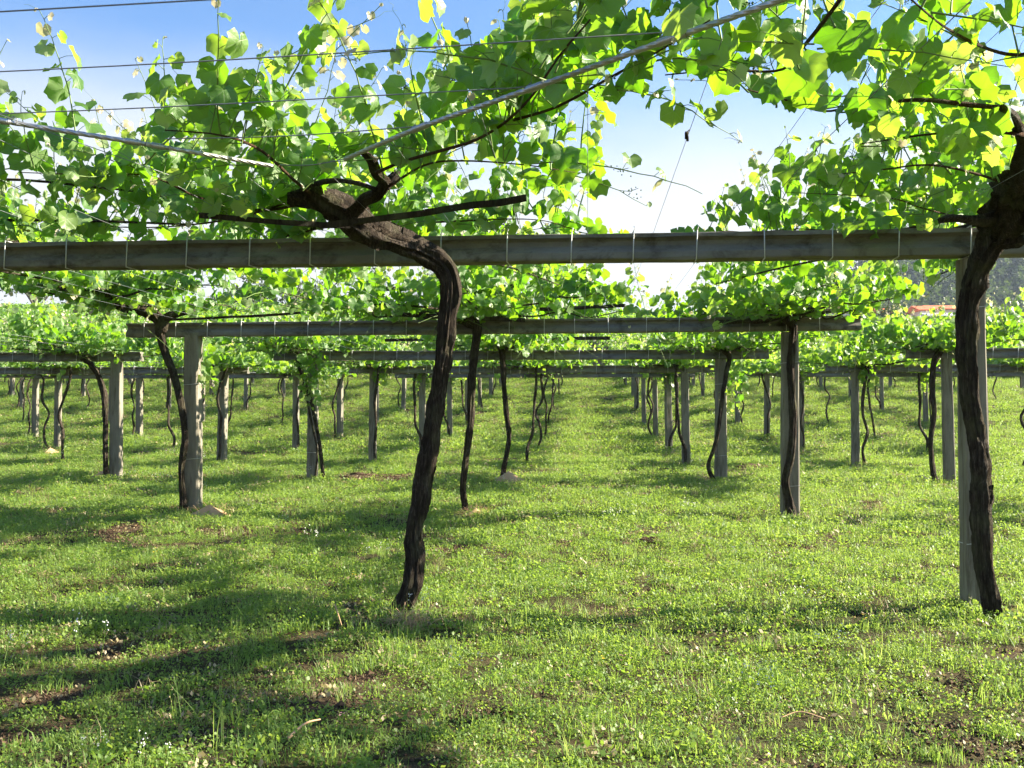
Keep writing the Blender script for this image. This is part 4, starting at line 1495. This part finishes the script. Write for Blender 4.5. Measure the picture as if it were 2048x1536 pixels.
def tree(px, Y, ytop, width, label, seed, group='trees on the skyline behind the vineyard', crown_frac=.6, n=1500):
    x = at(px, 700, Y)[0]
    zb = float(gbase(x, Y)); zt = at(px, ytop, Y)[2]
    H = zt - zb; rx = width * Y / FPX / 2
    e = empty('tree', (x, Y, zb)); tag(e, label, 'tree', group)
    rg = np.random.default_rng(seed)
    V, F = tube(catmull(np.array([[0, 0, -.5, .5], [rg.normal(0, .4), 0, H * .35, .36], [rg.normal(0, .6), 0, H * .7, .2], [0, 0, H * .92, .06]]), 12)[:, :3], np.linspace(.025 * H, .004 * H, 12), 7)
    link('trunk', new_mesh('trunk', V, F, [M['trunk']]), e)
    for k in range(4):
        z = H * rg.uniform(.35, .7); a = rg.uniform(0, TAU)
        V, F = tube([(0, 0, z), (math.cos(a) * rx * .4, math.sin(a) * rx * .4, z + H * .12), (math.cos(a) * rx * .7, math.sin(a) * rx * .7, z + H * .2)], [.01 * H, .007 * H, .003 * H], 5)
        link('limb', new_mesh('limb', V, F, [M['trunk']]), e)
    link('crown', crown_mesh(seed, rx, rx, H * crown_frac * .5, n, max(H * .022, .25)), e, (0, 0, H * (1 - crown_frac * .52)))


tree(165, 165, 440, 190, 'dark tall tree silhouette behind the vine leaves at left', 1)
tree(70, 175, 470, 120, 'lower dark tree left of the tall one at left', 2)
tree(500, 170, 530, 130, 'feathery tree seen under the first beam left of centre', 3)
tree(600, 180, 560, 110, 'smaller feathery tree right of another under the first beam', 4)
tree(1790, 138, 560, 100, 'bushy dark tree standing between the red roofed houses', 5, 'trees near the houses', .85, 1800)
tree(1960, 150, 600, 90, 'low dark tree right of the thick foreground trunk', 6, 'trees near the houses', .85)
tree(1700, 160, 590, 120, 'round dark tree behind the long grey roof', 7, 'trees near the houses', .85)


def house(px0, px1, ytop, yeave, Y, label, seed, roof='roof', name='house'):
    A, B = at(px0, ytop, Y), at(px1, ytop, Y)
    x0, x1, zt = A[0], B[0], A[2]
    ze = at(px0, yeave, Y)[2]
    xc = (x0 + x1) / 2; zb = float(gbase(xc, Y)) - .3
    e = empty(name, (xc, Y, zb)); tag(e, label, 'house', 'buildings behind the vineyard')
    hw, dp = (x1 - x0) / 2, 3.5
    h1, h2 = ze - zb, zt - zb
    mb = MB(); mb.box((0, 0, h1 / 2), (hw - .3, dp - .3, h1 / 2)); link('wall', mb.mesh('wall', [M['wall']], False), e)
    V = [(-hw, -dp, h1), (hw, -dp, h1), (hw, dp, h1), (-hw, dp, h1), (-hw, 0, h2), (hw, 0, h2), (-hw, -dp, h1 + .15), (hw, -dp, h1 + .15), (hw, dp, h1 + .15), (-hw, dp, h1 + .15)]
    F = [[0, 3, 2, 1], [0, 1, 7, 6], [2, 3, 9, 8], [6, 7, 5, 4], [8, 9, 4, 5], [1, 2, 8, 5, 7], [3, 0, 6, 4, 9]]
    link('roof', new_mesh('roof', V, F, [M[roof]], False), e)
    for k in (-.55, 0, .55):
        mb = MB(); mb.box((hw * k, -dp + .29, h1 - 1.3), (.5, .03, .6)); w_ = link('window', mb.mesh('window', [M['glass']], False), e)
        mb = MB(); mb.box((hw * k, -dp + .26, h1 - 1.95), (.6, .06, .05)); link('sill', mb.mesh('sill', [M['wall']], False), w_)


house(1822, 1848, 612, 626, 152, 'small house with bright orange tiled roof beside the bushy tree', 1)
house(1845, 1905, 611, 624, 156, 'larger house with orange tiled roof between dark tree and foreground trunk', 2)
house(1745, 1776, 617, 630, 150, 'low house with orange roof left of the bushy dark tree', 3)
house(1590, 1745, 629, 636, 148, 'long low shed with pale grey sheet roof behind the vines', 4, 'sheet', 'shed')
house(1840, 1990, 626, 638, 144, 'long low building with grey roof below the orange roofs', 5, 'sheet', 'shed')


def hill_h(x, Y):
    k = np.asarray(Y, float) / 600
    H = np.interp(np.asarray(x) / np.clip(k, .5, 1.4), [60, 110, 150, 183, 215, 240, 300, 420, 700, 1100], [0, 26, 62, 84, 98, 108, 122, 135, 120, 60])
    s = np.clip((np.asarray(Y) - 250) / 350, 0, 1); s = s * s * (3 - 2 * s)
    return gbase(0, 400) - 1 + H * s + 3 * np.sin(np.asarray(x) * .03) * s


hx, hy = np.linspace(40, 1100, 70), np.linspace(240, 900, 40)
HX, HY = np.meshgrid(hx, hy)
idx = np.arange(HX.size).reshape(HX.shape)
Fq = np.stack([idx[:-1, :-1], idx[:-1, 1:], idx[1:, 1:], idx[1:, :-1]], -1).reshape(-1, 4)
tag(link('hill', new_mesh('hill', np.stack([HX, HY, hill_h(HX, HY)], -1).reshape(-1, 3), Fq, [M['hill']])), kind='structure')
rg = np.random.default_rng(12)
n = 5200
y = rg.uniform(260, 640, n); x = y * rg.uniform(.2, .62, n)
n = len(x)
crs = [crown_mesh(60 + q, 4.2, 4.2, 4.6 + q, 260, .75, 7) for q in range(4)]
scatter('woodland', np.c_[x, y, hill_h(x, y) + 3.5], np.c_[np.zeros((n, 2)), rg.uniform(0, TAU, n)], rg.uniform(.7, 1.35, n), rg.integers(0, 4, n), crs,
        'dark hazy woodland covering the hillside at right', 'woodland')

# ------------------------------------------------------------------ haze
HAZE = True
if HAZE:
    t = NT('haze_air')
    pv = t.n('VolumePrincipled')
    pv.inputs['Color'].default_value = (.66, .80, 1.0, 1)
    pv.inputs['Density'].default_value = .0002
    pv.inputs['Anisotropy'].default_value = .3
    t.l(pv.outputs[0], t.out.inputs['Volume'])
    mb = MB(); mb.box((0, 700, 71), (1200, 800, 78))
    hz = link('haze', mb.mesh('haze', [t.m], False))
    tag(hz, 'thin blue haze in the air over the valley', 'haze', kind='stuff')
